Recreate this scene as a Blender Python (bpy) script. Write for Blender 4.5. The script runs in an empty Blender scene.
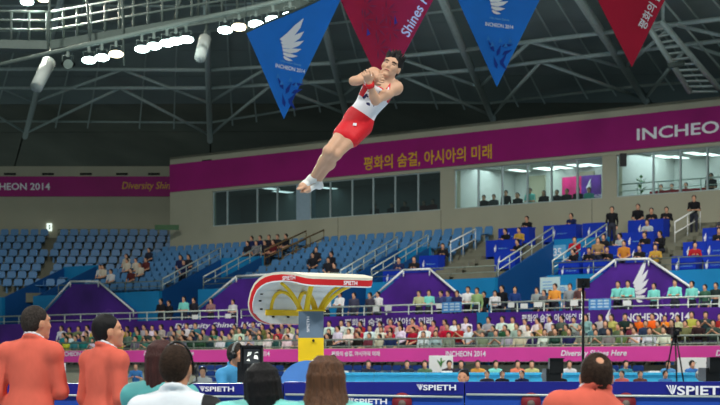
import bpy, math, random
import numpy as np
from mathutils import Vector, Matrix
random.seed(7); np.random.seed(7)
S = bpy.context.scene; COL = S.collection
# ---------------------------------------------------------------- camera, world, lights, exposure
F = 1800.0; CX = 360.0; HY = 365.0; CZ = 1.3          # focal length in px, image centre, horizon row, eye height
cam_d = bpy.data.cameras.new('camera'); cam = bpy.data.objects.new('camera', cam_d); COL.objects.link(cam)
cam_d.sensor_fit = 'HORIZONTAL'; cam_d.sensor_width = 36; cam_d.lens = 90
cam_d.shift_y = (HY - 202.5) / 720; cam_d.clip_end = 400
cam_d.dof.use_dof = True; cam_d.dof.focus_distance = 17.5; cam_d.dof.aperture_fstop = 5.6
cam.location = (0, 0, CZ); cam.rotation_euler = (math.pi/2, 0, 0); S.camera = cam
w = bpy.data.worlds.new('world'); S.world = w; w.use_nodes = True
w.node_tree.nodes['Background'].inputs[0].default_value = (.50, .62, .60, 1)
w.node_tree.nodes['Background'].inputs[1].default_value = .30
S.view_settings.view_transform = 'Standard'; S.view_settings.look = 'None'
S.view_settings.gamma = 1; S.view_settings.use_curve_mapping = False
S.view_settings.exposure = 0.0
def spot(name, loc, aim, power, angle, blend=.9, size=1.0, color=(1, .98, .93)):
    l = bpy.data.lights.new(name, 'SPOT'); l.energy = power; l.spot_size = math.radians(angle); l.spot_blend = blend
    l.shadow_soft_size = size; l.color = color
    o = bpy.data.objects.new(name, l); COL.objects.link(o); o.location = loc
    o.rotation_euler = (Vector(aim) - Vector(loc)).to_track_quat('-Z', 'Y').to_euler()
    return o
# the arena's floodlight banks on the roof ring: over the near side, both flanks, and the far side; the last beam is an added fill for general light
for lx, ly, lz, ax, ay, az, p, ang in [
        (-14, 0, 24, -2, 13, 0, 22000, 62), (14, 0, 24, 1, 14, 0, 22000, 62),
        (-20, 30, 25, 0, 18, 0, 12000, 66), (22, 28, 25, 0, 18, 0, 12000, 66),
        (-14, 54, 24, -14, 78, 1, 17000, 76), (2, 50, 24, 2, 70, 1, 19000, 76), (18, 44, 24, 14, 60, 1, 19000, 76),
        (0, -4, 22, 0, 60, 0, 16000, 46)]:
    spot('floodlight_and_fill_beam', (lx, ly, lz), (ax, ay, az), p, ang)
# ---------------------------------------------------------------- helpers
def srgb(c):
    return tuple(((x/255)/12.92 if x/255 <= .04045 else ((x/255+.055)/1.055)**2.4) for x in c)
MATS = {}
def mat(name, c, rough=.6, metal=0, var=.12, scale=6.0, bump=0, bscale=40, emit=0, spec=.4, stretch=None):
    if name in MATS: return MATS[name]
    m = bpy.data.materials.new(name); m.use_nodes = True; n = m.node_tree.nodes; L = m.node_tree.links
    b = n['Principled BSDF']; r, g, bl = srgb(c)
    b.inputs['Roughness'].default_value = rough; b.inputs['Metallic'].default_value = metal
    b.inputs['Specular IOR Level'].default_value = spec
    b.inputs['Base Color'].default_value = (r, g, bl, 1)
    if emit:
        b.inputs['Emission Color'].default_value = (r, g, bl, 1); b.inputs['Emission Strength'].default_value = emit
    tc = n.new('ShaderNodeTexCoord'); src = tc.outputs['Object']
    if stretch:
        mp = n.new('ShaderNodeMapping'); mp.inputs['Scale'].default_value = stretch; L.new(src, mp.inputs[0]); src = mp.outputs[0]
    if var:
        nz = n.new('ShaderNodeTexNoise'); nz.inputs['Scale'].default_value = scale; nz.inputs['Detail'].default_value = 3
        L.new(src, nz.inputs['Vector'])
        rp = n.new('ShaderNodeValToRGB'); e = rp.color_ramp.elements
        e[0].position = .3; e[1].position = .7
        e[0].color = (r*(1-var), g*(1-var), bl*(1-var), 1); e[1].color = (min(1, r*(1+var)), min(1, g*(1+var)), min(1, bl*(1+var)), 1)
        L.new(nz.outputs['Fac'], rp.inputs[0]); L.new(rp.outputs[0], b.inputs['Base Color'])
    if bump:
        nb = n.new('ShaderNodeTexNoise'); nb.inputs['Scale'].default_value = bscale; nb.inputs['Detail'].default_value = 2
        L.new(src, nb.inputs['Vector'])
        bp = n.new('ShaderNodeBump'); bp.inputs['Strength'].default_value = bump; bp.inputs['Distance'].default_value = .02
        L.new(nb.outputs['Fac'], bp.inputs['Height']); L.new(bp.outputs[0], b.inputs['Normal'])
    MATS[name] = m; return m
def mat_objcol(name, rough=.75):
    m = bpy.data.materials.new(name); m.use_nodes = True; n = m.node_tree.nodes; L = m.node_tree.links
    oi = n.new('ShaderNodeObjectInfo'); b = n['Principled BSDF']; b.inputs['Roughness'].default_value = rough
    b.inputs['Specular IOR Level'].default_value = .2
    L.new(oi.outputs['Color'], b.inputs['Base Color']); MATS[name] = m; return m
def glass(name, c, gl=.06):
    m = bpy.data.materials.new(name); m.use_nodes = True; n = m.node_tree.nodes; L = m.node_tree.links
    n.remove(n['Principled BSDF'])
    t = n.new('ShaderNodeBsdfTransparent'); t.inputs[0].default_value = (*srgb(c), 1)
    g = n.new('ShaderNodeBsdfGlossy'); g.inputs['Roughness'].default_value = .05
    mx = n.new('ShaderNodeMixShader'); mx.inputs[0].default_value = gl
    L.new(t.outputs[0], mx.inputs[1]); L.new(g.outputs[0], mx.inputs[2]); L.new(mx.outputs[0], n['Material Output'].inputs[0])
    MATS[name] = m; return m
def Wm(o):
    M = o.matrix_basis.copy()
    return Wm(o.parent) @ o.matrix_parent_inverse @ M if o.parent else M
def link(name, me, m=None, parent=None, local=False):
    o = bpy.data.objects.new(name, me); COL.objects.link(o)
    if m is not None and hasattr(me, 'materials') and not len(me.materials):
        for x in (m if isinstance(m, (list, tuple)) else [m]): me.materials.append(x)
    if parent:
        o.parent = parent
        if not local: o.matrix_parent_inverse = Wm(parent).inverted()
    return o
def tag(o, label=None, cat=None, group=None, kind=None):
    if label: o['label'] = label
    if cat: o['category'] = cat
    if group: o['group'] = group
    if kind: o['kind'] = kind
    return o
def thing(name, label, cat, loc=(0, 0, 0), rz=0, group=None):
    o = bpy.data.objects.new(name, None); COL.objects.link(o); o.location = loc; o.rotation_euler = (0, 0, rz); o.empty_display_size = .1
    return tag(o, label, cat, group)
def struct(name, me=None, m=None):
    o = link(name, me, m) if me else thing(name, None, None)
    o['kind'] = 'structure'; return o
def copy_tree(o, parent=None):
    c = o.copy(); COL.objects.link(c)
    if parent: c.parent = parent
    for ch in list(o.children): copy_tree(ch, c)
    return c
def pydata(vs, fs, smooth=False):
    me = bpy.data.meshes.new('mesh'); me.from_pydata([tuple(map(float, v)) for v in vs], [], [tuple(map(int, f)) for f in fs]); me.update()
    if smooth: me.polygons.foreach_set('use_smooth', [True]*len(me.polygons))
    return me
BF = [(0, 3, 2, 1), (4, 5, 6, 7), (0, 1, 5, 4), (1, 2, 6, 5), (2, 3, 7, 6), (3, 0, 4, 7)]
def hexa(c8): return pydata(c8, BF)
def box_me(x0, x1, y0, y1, z0, z1, T=None):
    v = [(x0, y0, z0), (x1, y0, z0), (x1, y1, z0), (x0, y1, z0), (x0, y0, z1), (x1, y0, z1), (x1, y1, z1), (x0, y1, z1)]
    return hexa([T(*p) for p in v] if T else v)
def prism_me(poly, y0, y1, T=None):
    """poly of (x,z) pairs, counter-clockwise seen from -y, given depth y0..y1"""
    n = len(poly); v = [(x, y0, z) for x, z in poly] + [(x, y1, z) for x, z in poly]
    f = [tuple(range(n)), tuple(range(2*n-1, n-1, -1))] + [(i, i+n, (i+1) % n + n, (i+1) % n) for i in range(n)]
    return pydata([T(*p) for p in v] if T else v, f)
def tube_me(pts, r, n=6, r2=None, smooth=True, flat=1.0):
    pts = [Vector(p) for p in pts]; vs = []; fs = []
    up = None
    for i, p in enumerate(pts):
        d = (pts[min(i+1, len(pts)-1)] - pts[max(i-1, 0)]).normalized()
        if up is None: up = Vector((0, 0, 1)) if abs(d.z) < .9 else Vector((1, 0, 0))
        a = d.cross(up).normalized(); up = a.cross(d).normalized()
        rr = r if r2 is None else r + (r2-r)*i/max(1, len(pts)-1)
        for k in range(n):
            t = 2*math.pi*(k+.5)/n; vs.append(p + a*math.cos(t)*rr + up*math.sin(t)*rr*flat)
    for i in range(len(pts)-1):
        for k in range(n): fs.append((i*n+k, i*n+(k+1) % n, (i+1)*n+(k+1) % n, (i+1)*n+k))
    fs.append(tuple(range(n-1, -1, -1))); b = (len(pts)-1)*n; fs.append(tuple(b+k for k in range(n)))
    return pydata(vs, fs, smooth)
def lathe_me(prof, n=20, T=None):
    vs = []; fs = []
    for r, z in prof:
        for k in range(n): vs.append((r*math.cos(2*math.pi*k/n), r*math.sin(2*math.pi*k/n), z))
    for i in range(len(prof)-1):
        for k in range(n): fs.append((i*n+k, i*n+(k+1) % n, (i+1)*n+(k+1) % n, (i+1)*n+k))
    fs.append(tuple(range(n-1, -1, -1))); b = (len(prof)-1)*n; fs.append(tuple(b+k for k in range(n)))
    return pydata([T(*v) for v in vs] if T else vs, fs, True)
def P(px, py, Y): return Vector(((px-CX)/F*Y, Y, CZ + (HY-py)/F*Y))
# text -> mesh in a plane
_tc = {}
def text_me(body, shear=0.0, bold=0.0):
    k = (body, shear, bold)
    if k in _tc: return _tc[k]
    c = bpy.data.curves.new('t', 'FONT'); c.body = body; c.shear = shear; c.offset = bold; c.resolution_u = 3
    o = bpy.data.objects.new('t', c); COL.objects.link(o); bpy.context.view_layer.update()
    me = bpy.data.meshes.new_from_object(o); bpy.data.objects.remove(o)
    co = np.empty(len(me.vertices)*3, np.float32); me.vertices.foreach_get('co', co); co = co.reshape(-1, 3)
    fs = [tuple(p.vertices) for p in me.polygons]
    _tc[k] = (co - np.array([co[:, 0].min(), co[:, 1].min(), 0]), fs); return _tc[k]
def lettering(body, origin, right, up, m, parent, width=None, height=None, shear=0, bold=.01, name='lettering', center=True, depth=.004):
    co, fs = text_me(body, shear, bold); wx, hy = co[:, 0].max(), co[:, 1].max()
    sx = width/wx if width else height/hy; sy = height/hy if height else sx
    o_ = Vector(origin); r_ = Vector(right).normalized(); u_ = Vector(up).normalized(); nn = r_.cross(u_)
    vs = []
    for x, y, z in co:
        a = (x - (wx/2 if center else 0))*sx; b = (y - (hy/2 if center else 0))*sy
        vs.append(o_ + r_*a + u_*b + nn*depth)
    ob = link(name, pydata(vs, fs), m, parent); return ob
def polys_on(polys, origin, right, up, m, parent, name, depth=.004):
    """flat print: list of 2-D polygons laid on a plane"""
    o_ = Vector(origin); r_ = Vector(right).normalized(); u_ = Vector(up).normalized(); nn = r_.cross(u_); vs = []; fs = []
    for k, pl in enumerate(polys):
        b = len(vs); vs += [o_ + r_*x + u_*y + nn*(depth + k*.0004) for x, y in pl]; fs.append(tuple(range(b, len(vs))))
    return link(name, pydata(vs, fs), m, parent)
def wing_polys(s=1.0):
    """a fan of feathers sweeping up to the right (about .8 wide, 1 high), origin near the root"""
    out = []
    for i, (a, ln, wd) in enumerate([(54, 1.02, .15), (40, .78, .14), (27, .64, .13), (12, .50, .12), (-6, .38, .10), (-26, .26, .08)]):
        A = math.radians(a); dx, dy = math.cos(A), math.sin(A); nx, ny = -dy, dx; L = ln*s; W = wd*s; rx, ry = (.02*i)*s, (.22-.10*i)*s
        pts = []
        for u, off in [(0, -.3), (.35, -.9), (.7, -.75), (1.0, .15), (.65, .3), (.3, .35), (0, .4)]:
            c = .10*L*math.sin(u*math.pi/2)**2
            pts.append((rx + dx*L*u + nx*(off*W + c), ry + dy*L*u + ny*(off*W + c)))
        out.append(pts)
    return out
# ---------------------------------------------------------------- signed-distance bodies (continuous figures)
def _rot(R): return np.array(R, np.float32).reshape(3, 3)
def pdist(p, X):
    if p[0] == 'c':
        a, b = p[1], p[2]; ba = b - a; l2 = max(1e-9, float(ba @ ba)); pa = X - a
        t = np.clip(pa @ ba / l2, 0, 1); d = pa - t[..., None]*ba
        return np.sqrt((d*d).sum(-1)) - (p[3] + (p[4]-p[3])*t)
    Q = (X - p[1]) @ p[3]; r = p[2]
    k0 = np.sqrt(((Q/r)**2).sum(-1)); k1 = np.sqrt(((Q/(r*r))**2).sum(-1)) + 1e-9
    return k0*(k0-1)/k1
def cap(a, b, ra, rb, k=.03, t='skin'): return ['c', np.array(a, np.float32), np.array(b, np.float32), ra, rb, k, t]
def ell(c, r, R=None, k=.03, t='skin'): return ['e', np.array(c, np.float32), np.array(r, np.float32), _rot(R) if R is not None else np.eye(3, dtype=np.float32), k, 0, t]
def pk(p): return p[5] if p[0] == 'c' else p[4]
def pbb(p):
    if p[0] == 'c':
        r = max(p[3], p[4]); return np.minimum(p[1], p[2]) - r, np.maximum(p[1], p[2]) + r
    e = np.abs(p[3]) @ p[2]; return p[1] - e, p[1] + e
def inflate(p, d):
    q = list(p)
    if q[0] == 'c': q[3] += d; q[4] += d
    else: q[2] = q[2] + np.float32(d)
    return q
def sdf_mesh(prims, h, cuts=(), clip=None, tags=None, pad=.02):
    """polygonise the smooth union of prims (minus cuts); clip(X)->bool keeps points"""
    bb = [pbb(p) for p in prims]; lo = np.min([b[0] for b in bb], 0) - pad - 2*h; hi = np.max([b[1] for b in bb], 0) + pad + 2*h
    n = np.ceil((hi-lo)/h).astype(int) + 1; V = np.full(n, 1.0, np.float32)
    ax = [lo[i] + h*np.arange(n[i], dtype=np.float32) for i in range(3)]
    def sub(b, mrg):
        i0 = np.maximum(0, np.floor((b[0]-mrg-lo)/h).astype(int)); i1 = np.minimum(n, np.ceil((b[1]+mrg-lo)/h).astype(int)+1)
        sl = tuple(slice(a, c) for a, c in zip(i0, i1))
        return sl, np.stack(np.meshgrid(*[ax[i][sl[i]] for i in range(3)], indexing='ij'), -1)
    for p, b in zip(prims, bb):
        k = pk(p); sl, X = sub(b, k + 2*h); d = pdist(p, X); v = V[sl]
        hh = np.clip(.5 + .5*(v-d)/k, 0, 1); V[sl] = v*(1-hh) + d*hh - k*hh*(1-hh)
    for p in cuts:
        k = pk(p); sl, X = sub(pbb(p), k + 2*h); d = -pdist(p, X); v = V[sl]
        hh = np.clip(.5 - .5*(v-d)/k, 0, 1); V[sl] = v*(1-hh) + d*hh + k*hh*(1-hh)
    if clip is not None:
        X = np.stack(np.meshgrid(*ax, indexing='ij'), -1); V = np.maximum(V, clip(X))
    neg = V < 0
    cnt = np.zeros(n-1, np.uint8)
    C = [(i, j, k) for i in (0, 1) for j in (0, 1) for k in (0, 1)]
    for i, j, k in C: cnt += neg[i:n[0]-1+i, j:n[1]-1+j, k:n[2]-1+k]
    act = np.argwhere((cnt > 0) & (cnt < 8)); idx = np.full(n-1, -1, np.int32); idx[tuple(act.T)] = np.arange(len(act))
    cv = np.stack([V[act[:, 0]+i, act[:, 1]+j, act[:, 2]+k] for i, j, k in C], 1)
    acc = np.zeros((len(act), 3), np.float32); num = np.zeros(len(act), np.float32)
    for a in range(8):
        for b in range(a+1, 8):
            if sum(abs(C[a][q]-C[b][q]) for q in range(3)) != 1: continue
            va, vb = cv[:, a], cv[:, b]; cr = (va < 0) != (vb < 0)
            t = np.where(cr, va/np.where(cr, va-vb, 1), 0)
            pt = np.array(C[a], np.float32) + t[:, None]*(np.array(C[b], np.float32)-np.array(C[a], np.float32))
            acc[cr] += pt[cr]; num += cr
    vs = lo + h*(act + acc/num[:, None]); quads = []
    for axis in range(3):
        o1, o2 = [(1, 2), (2, 0), (0, 1)][axis]
        s0 = [slice(1, -1)]*3; s0[axis] = slice(0, -1); s1 = list(s0); s1[axis] = slice(1, None)
        A, B = neg[tuple(s0)], neg[tuple(s1)]; e = np.argwhere(A != B)
        if not len(e): continue
        flip = A[tuple(e.T)]; base = e.copy()
        for q in range(3):
            if q != axis: base[:, q] += 1
        q4 = []
        for d1, d2 in ((-1, -1), (0, -1), (0, 0), (-1, 0)):
            c = base.copy(); c[:, o1] += d1; c[:, o2] += d2; q4.append(idx[tuple(c.T)])
        q4 = np.stack(q4, 1); q4[~flip] = q4[~flip][:, ::-1]; quads.append(q4)
    fs = np.concatenate(quads); fs = fs[(fs >= 0).all(1)]
    me = bpy.data.meshes.new('figure'); me.vertices.add(len(vs)); me.vertices.foreach_set('co', vs.astype(np.float32).ravel())
    me.loops.add(len(fs)*4); me.loops.foreach_set('vertex_index', fs.astype(np.int32).ravel())
    me.polygons.add(len(fs)); me.polygons.foreach_set('loop_start', np.arange(len(fs), dtype=np.int32)*4)
    me.polygons.foreach_set('loop_total', np.full(len(fs), 4, np.int32)); me.polygons.foreach_set('use_smooth', np.ones(len(fs), bool))
    if tags:
        c = vs[fs].mean(1).astype(np.float32); D = np.stack([pdist(p, c) for p in prims], 1); best = D.argmin(1)
        ti = np.array([tags.index(p[6]) if p[6] in tags else 0 for p in prims], np.int32)
        me.polygons.foreach_set('material_index', ti[best])
    me.update(calc_edges=True); me.validate(); return me
def frame(up, side):
    """columns: side(x), forward(y), up(z)"""
    u = np.array(up, np.float32); u = u/np.linalg.norm(u); s = np.array(side, np.float32); s = s - u*(s @ u); s = s/np.linalg.norm(s)
    f = np.cross(u, s); return np.stack([s, f, u], 1)
def head_prims(c, R, sc=1.0, t='skin', detail=True, fem=False):
    """c: centre of the skull, R columns: side, forward (face), up"""
    L = lambda x, y, z: np.array(c, np.float32) + R @ np.array((x, y, z), np.float32)*sc
    p = [ell(L(0, -.012, .022), np.array((.077, .097, .092))*sc, R, .02, t), ell(L(0, .022, -.045), np.array((.060 if not fem else .055, .072, .078))*sc, R, .03, t)]
    if detail:
        p += [cap(L(0, .084, .012), L(0, .100, -.026), .009*sc, .012*sc, .012, t), cap(L(-.014, .090, -.036), L(.014, .090, -.036), .008*sc, .008*sc, .008, t),
              cap(L(-.022, .083, -.064), L(.022, .083, -.064), .009*sc, .009*sc, .008, t), ell(L(0, .072, -.102), np.array((.026, .022, .018))*sc, R, .02, t),
              cap(L(-.05, .070, .032), L(.05, .070, .032), .013*sc, .013*sc, .014, t)]
        for s in (-1, 1): p += [ell(L(s*.078, -.005, -.012), np.array((.011, .022, .033))*sc, R, .008, t), ell(L(s*.042, .066, -.022), np.array((.022, .022, .022))*sc, R, .02, t)]
    return p
def hand_prims(wr, R, sc=1.0, curl=.5, side=1, t='skin'):
    """R columns: across palm (towards thumb), palm normal, along fingers"""
    W = np.array(wr, np.float32); L = lambda x, y, z: W + R @ np.array((x, y, z), np.float32)*sc
    p = [ell(L(0, 0, .05), np.array((.042, .016, .055))*sc, R, .012, t)]
    for i, (x, ln) in enumerate([(-.033, .062), (-.011, .078), (.011, .082), (.032, .072)]):
        x = -x; a = curl*(1.0+.12*i)
        b0 = L(x, 0, .088); b1 = b0 + R @ np.array((x*.15, ln*.5*math.sin(a), ln*.5*math.cos(a)), np.float32)*sc
        b2 = b1 + R @ np.array((0, ln*.5*math.sin(a*2.1), ln*.5*math.cos(a*2.1)), np.float32)*sc
        p += [cap(b0, b1, .0105*sc, .0095*sc, .005, t), cap(b1, b2, .0095*sc, .0075*sc, .004, t)]
    t0 = L(.028, .006, .02); t1 = L(.058, .018, .05); t2 = L(.060, .030, .08)
    p += [cap(t0, t1, .014*sc, .012*sc, .008, t), cap(t1, t2, .0115*sc, .009*sc, .004, t)]
    return p
def body_prims(J, sc=1.0, fem=False, tops='top', bots='bottom', sleeves='top', bulk=1.0, hands=None, shoes='shoe', det=True):
    """J: joints pelvis, neck, head(c), headR, shL shR elL elR wrL wrR hipL hipR knL knR anL anR toeL toeR"""
    A = {k: np.array(v, np.float32) for k, v in J.items()}; b = bulk
    R = frame(A['neck']-A['pelvis'], A['shR']-A['shL']); sp = A['neck']-A['pelvis']; E = lambda f, x=0, y=0: A['pelvis'] + sp*f + R @ np.array((x, y, 0), np.float32)
    cw = .150 if fem else .165
    p = [ell(E(.02), np.array((.165, .118, .13))*b, R, .06, bots), ell(E(.36, 0, .005), np.array((.140 if not fem else .125, .100, .16))*b, R, .08, tops),
         ell(E(.70, 0, .005), np.array((cw, .112, .185))*b, R, .07, tops), cap(A['shL'], A['shR'], .062*b, .062*b, .05, tops)]
    if fem: p += [ell(E(.66, s*.07, .085), (.062, .055, .06), R, .04, tops) for s in (-1, 1)]
    for s in 'LR':
        p += [cap(A['neck'] + sp*-.02, A['sh'+s] + sp*.02, .056*b, .052*b, .05, tops), cap(A['sh'+s], A['el'+s], .056*b, .044*b, .03, sleeves), cap(A['el'+s], A['wr'+s], .044*b, .030*b, .02, sleeves if sleeves != 'short' else 'skin')]
        p += [cap(A['hip'+s], A['kn'+s], .088*b, .062*b, .05, bots), cap(A['kn'+s], A['an'+s], .060*b, .042*b, .03, bots), cap(A['an'+s], A['toe'+s], .042, .032, .03, shoes)]
    if sleeves == 'short':
        for q in p:
            if q[6] == 'short': q[6] = 'top'
    hc = A['head']; HR = J['headR']
    p += [cap(A['neck'] - sp*.06, hc + HR @ np.array((0, -.02, -.05), np.float32), .060, .052, .03, 'skin')]
    p += head_prims(hc, HR, sc, 'skin', det, fem)
    if hands:
        for s in 'LR': p += hand_prims(A['wr'+s], hands[s], 1.0, .5)
    else:
        for s in 'LR':
            d = A['wr'+s]-A['el'+s]; d = d/np.linalg.norm(d); p.append(cap(A['wr'+s], A['wr'+s] + d*.10, .033, .034, .02, 'skin'))
    return p
def hair_prims(c, R, style='short', sc=1.0, t='hair'):
    L = lambda x, y, z: np.array(c, np.float32) + R @ np.array((x, y, z), np.float32)*sc
    p = [ell(L(0, -.024, .034), np.array((.083 if t == 'strand' else .088, .100, .095))*sc, R, .02, t)]
    if style in ('short', 'bald'): p += [ell(L(0, -.055, -.01), np.array((.074, .062, .075))*sc, R, .03, t)]
    if style in ('long', 'bob') and t == 'strand':
        rs = random.Random(9); lng = .30 if style == 'long' else .155
        p += [ell(L(0, -.03, -.03), np.array((.082, .080, .10))*sc, R, .04, t)]
        for k in range(110):
            f = rs.uniform(-2.0, 2.0); ro = rs.uniform(.92, 1.06); g = lng*rs.uniform(.86, 1.08); out = .088*ro + (.026 if style == 'bob' else -.002)
            q = lambda r_, z_: L(r_*1.0*math.sin(f), -.022 - r_*1.08*math.cos(f), z_)
            pts = [q(.035, .126), q(.072, .094), q(.086*ro, .035), q(.089*ro, -.04), q(out, -.04-g*.55), q(out*(.96 if style == 'long' else 1.05), -.04-g)]
            for a_, b_ in zip(pts, pts[1:]): p.append(cap(a_, b_, .0095, .0085, .007, t))
    elif style == 'long': p += [ell(L(0, -.05, -.06), np.array((.085, .065, .12))*sc, R, .04, t), ell(L(0, -.075, -.20), np.array((.085, .045, .13))*sc, R, .04, t)]
    elif style == 'bob': p += [ell(L(0, -.03, -.05), np.array((.100, .090, .10))*sc, R, .04, t), ell(L(0, -.035, -.11), np.array((.115, .092, .055))*sc, R, .04, t)]
    return p
def stand_pose(arm='down', lean=0.0):
    J = dict(pelvis=(0, 0, .95), neck=(0, lean, 1.47), head=(0, lean*1.3+.02, 1.635), headR=np.eye(3, dtype=np.float32))
    for s, x in (('L', -1), ('R', 1)):
        J['sh'+s] = (x*.185, lean*.9, 1.405); J['hip'+s] = (x*.095, 0, .90); J['kn'+s] = (x*.10, .02, .49); J['an'+s] = (x*.105, 0, .09); J['toe'+s] = (x*.125, .16, .04)
        if arm == 'down': J['el'+s] = (x*.235, lean*.6-.01, 1.12); J['wr'+s] = (x*.225, .10, .88)
        elif arm == 'front': J['el'+s] = (x*.24, .06, 1.13); J['wr'+s] = (x*.08, .27, 1.12)
        elif arm == 'crossed': J['el'+s] = (x*.25, .10, 1.15); J['wr'+s] = (-x*.10, .20, 1.18)
    return J
def sit_pose(arm='lap', lean=0.0):
    J = dict(pelvis=(0, 0, .52), neck=(0, lean, 1.03), head=(0, lean*1.35+.02, 1.195), headR=np.eye(3, dtype=np.float32))
    for s, x in (('L', -1), ('R', 1)):
        J['sh'+s] = (x*.18, lean*.9, .965); J['hip'+s] = (x*.095, .03, .50); J['kn'+s] = (x*.12, .43, .50); J['an'+s] = (x*.12, .42, .09); J['toe'+s] = (x*.13, .57, .04)
        if arm == 'lap': J['el'+s] = (x*.235, .08, .71); J['wr'+s] = (x*.10, .30, .62)
        elif arm == 'clap': J['el'+s] = (x*.24, .16, .76); J['wr'+s] = (x*.04, .33, .92)
        elif arm == 'cross': J['el'+s] = (x*.25, .12, .74); J['wr'+s] = (-x*.08, .22, .78)
        elif arm == 'desk': J['el'+s] = (x*.25, .16, .74); J['wr'+s] = (x*.10, .40, .80)
    return J
def rz3(a): c, s = math.cos(a), math.sin(a); return np.array(((c, -s, 0), (s, c, 0), (0, 0, 1)), np.float32)
def rx3(a): c, s = math.cos(a), math.sin(a); return np.array(((1, 0, 0), (0, c, -s), (0, s, c)), np.float32)
def ry3(a): c, s = math.cos(a), math.sin(a); return np.array(((c, 0, s), (0, 1, 0), (-s, 0, c)), np.float32)
def nth(i):
    return f"{i}{'th' if 10 <= i % 100 <= 20 else {1: 'st', 2: 'nd', 3: 'rd'}.get(i % 10, 'th')}"
# ---------------------------------------------------------------- materials
M_beige = mat('painted_plaster_beige', (172, 170, 148), .8, var=.05, scale=.6)
M_mag = mat('banner_magenta', (158, 8, 112), .6, var=.10, scale=.5)
M_pink = mat('banner_pink', (226, 70, 162), .55, var=.10, scale=.35)
M_purple = mat('banner_purple', (80, 34, 140), .55, var=.25, scale=.7)
M_cyan = mat('painted_wall_cyan', (14, 128, 184), .6, var=.06, scale=.8)
M_dblue = mat('painted_wall_blue', (14, 78, 140), .6, var=.06, scale=.8)
M_desk = mat('desk_cover_blue', (12, 52, 178), .5, var=.1, scale=2)
M_seat = mat('seat_plastic_blue', (82, 134, 182), .4, var=.15, scale=.9)
M_nseat = mat('seat_plastic_navy', (30, 62, 130), .45, var=.1)
M_conc = mat('concrete', (120, 120, 104), .85, var=.12, scale=1.5)
M_rail = mat('rail_pale_metal', (196, 206, 196), .35, .2, var=.05)
M_white = mat('white_paint', (236, 238, 234), .5, var=.03)
M_gold = mat('print_gold', (224, 170, 40), .5, var=0)
M_print = mat('print_white', (240, 240, 244), .5, var=0)
M_black = mat('black_plastic', (18, 19, 21), .4, var=.1)
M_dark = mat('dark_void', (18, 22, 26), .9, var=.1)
M_steel = mat('roof_steel', (188, 202, 196), .6, 0, var=.08)
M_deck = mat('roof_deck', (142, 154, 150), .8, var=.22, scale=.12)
M_deckd = mat('roof_deck_dark', (118, 120, 106), .9, var=.25, scale=.2)  # darker, browner tone for the lower deck rows and backing
M_mull = mat('mullion_metal', (176, 190, 190), .4, .2, var=.05)
M_glass = glass('window_glass', (226, 238, 238), .05)
M_glassd = glass('window_glass_tinted', (190, 208, 210), .07)
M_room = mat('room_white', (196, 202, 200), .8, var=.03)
M_roomd = mat('room_dim_shade', (110, 124, 124), .8, var=.05)  # darker copy of the room paint, dimness of the end rooms put into colour
M_lamp = mat('lamp_lit', (250, 255, 250), .5, var=0, emit=2.5)
M_floor = mat('sport_floor', (150, 166, 182), .5, var=.1, scale=.5)
# ---------------------------------------------------------------- stand frame: s along the stand, t back into it, z up
DX, DY = .7525, -.6586; NX, NY = .6586, .7525; OX, OY = 12.0, 60.0; ANG = math.atan2(DY, DX)
D3 = Vector((DX, DY, 0)); UP = Vector((0, 0, 1))
def A(s, t, z): return Vector((OX + s*DX + t*NX, OY + s*DY + t*NY, z))
def AY(px, t): return (t + NX*OX + NY*OY) / (NX*(px-CX)/F + NY)
def As(px, t):
    Y = AY(px, t); return ((px-CX)/F*Y - OX)*DX + (Y-OY)*DY
def Az(px, py, t): return CZ + (HY-py)/F*AY(px, t)
def abox(name, s0, s1, t0, t1, z0, z1, m, parent=None): return link(name, box_me(s0, s1, t0, t1, z0, z1, A), m, parent)
SL, SR = -56.0, 12.0
# floor of the hall
struct('floor', box_me(-60, 60, -12, 125, -.3, 0), M_floor)
# ---- lower tier
base = struct('wall_lower_stand')
abox('front_fascia', SL, SR, 0, .18, 1.40, 1.97, M_beige, base)
sA, sB = As(150, .3), As(196, .3)
abox('concrete_panel', SL, sA, .3, .5, 0, 1.42, M_beige, base)
abox('concrete_panel', sA+.03, sB, .33, .53, 0, 1.42, M_beige, base)
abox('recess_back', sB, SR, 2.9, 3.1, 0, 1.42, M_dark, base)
for px in (292, 320, 452, 480, 660): abox('pillar', As(px, .4)-.25, As(px, .4)+.25, .4, .9, 0, 1.42, M_dblue, base)
low = struct('floor_lower_stand')
LT = [(.2, 1.30), (1.1, 1.56), (2.0, 1.84)]                      # three seat rows: t of the front edge, floor height
for t0, z in LT: abox('step', SL, SR, t0, t0+.92, z-.25, z, M_conc, low)
abox('step', SL, SR, 2.9, 4.3, 2.15, 2.32, M_conc, low)
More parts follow.
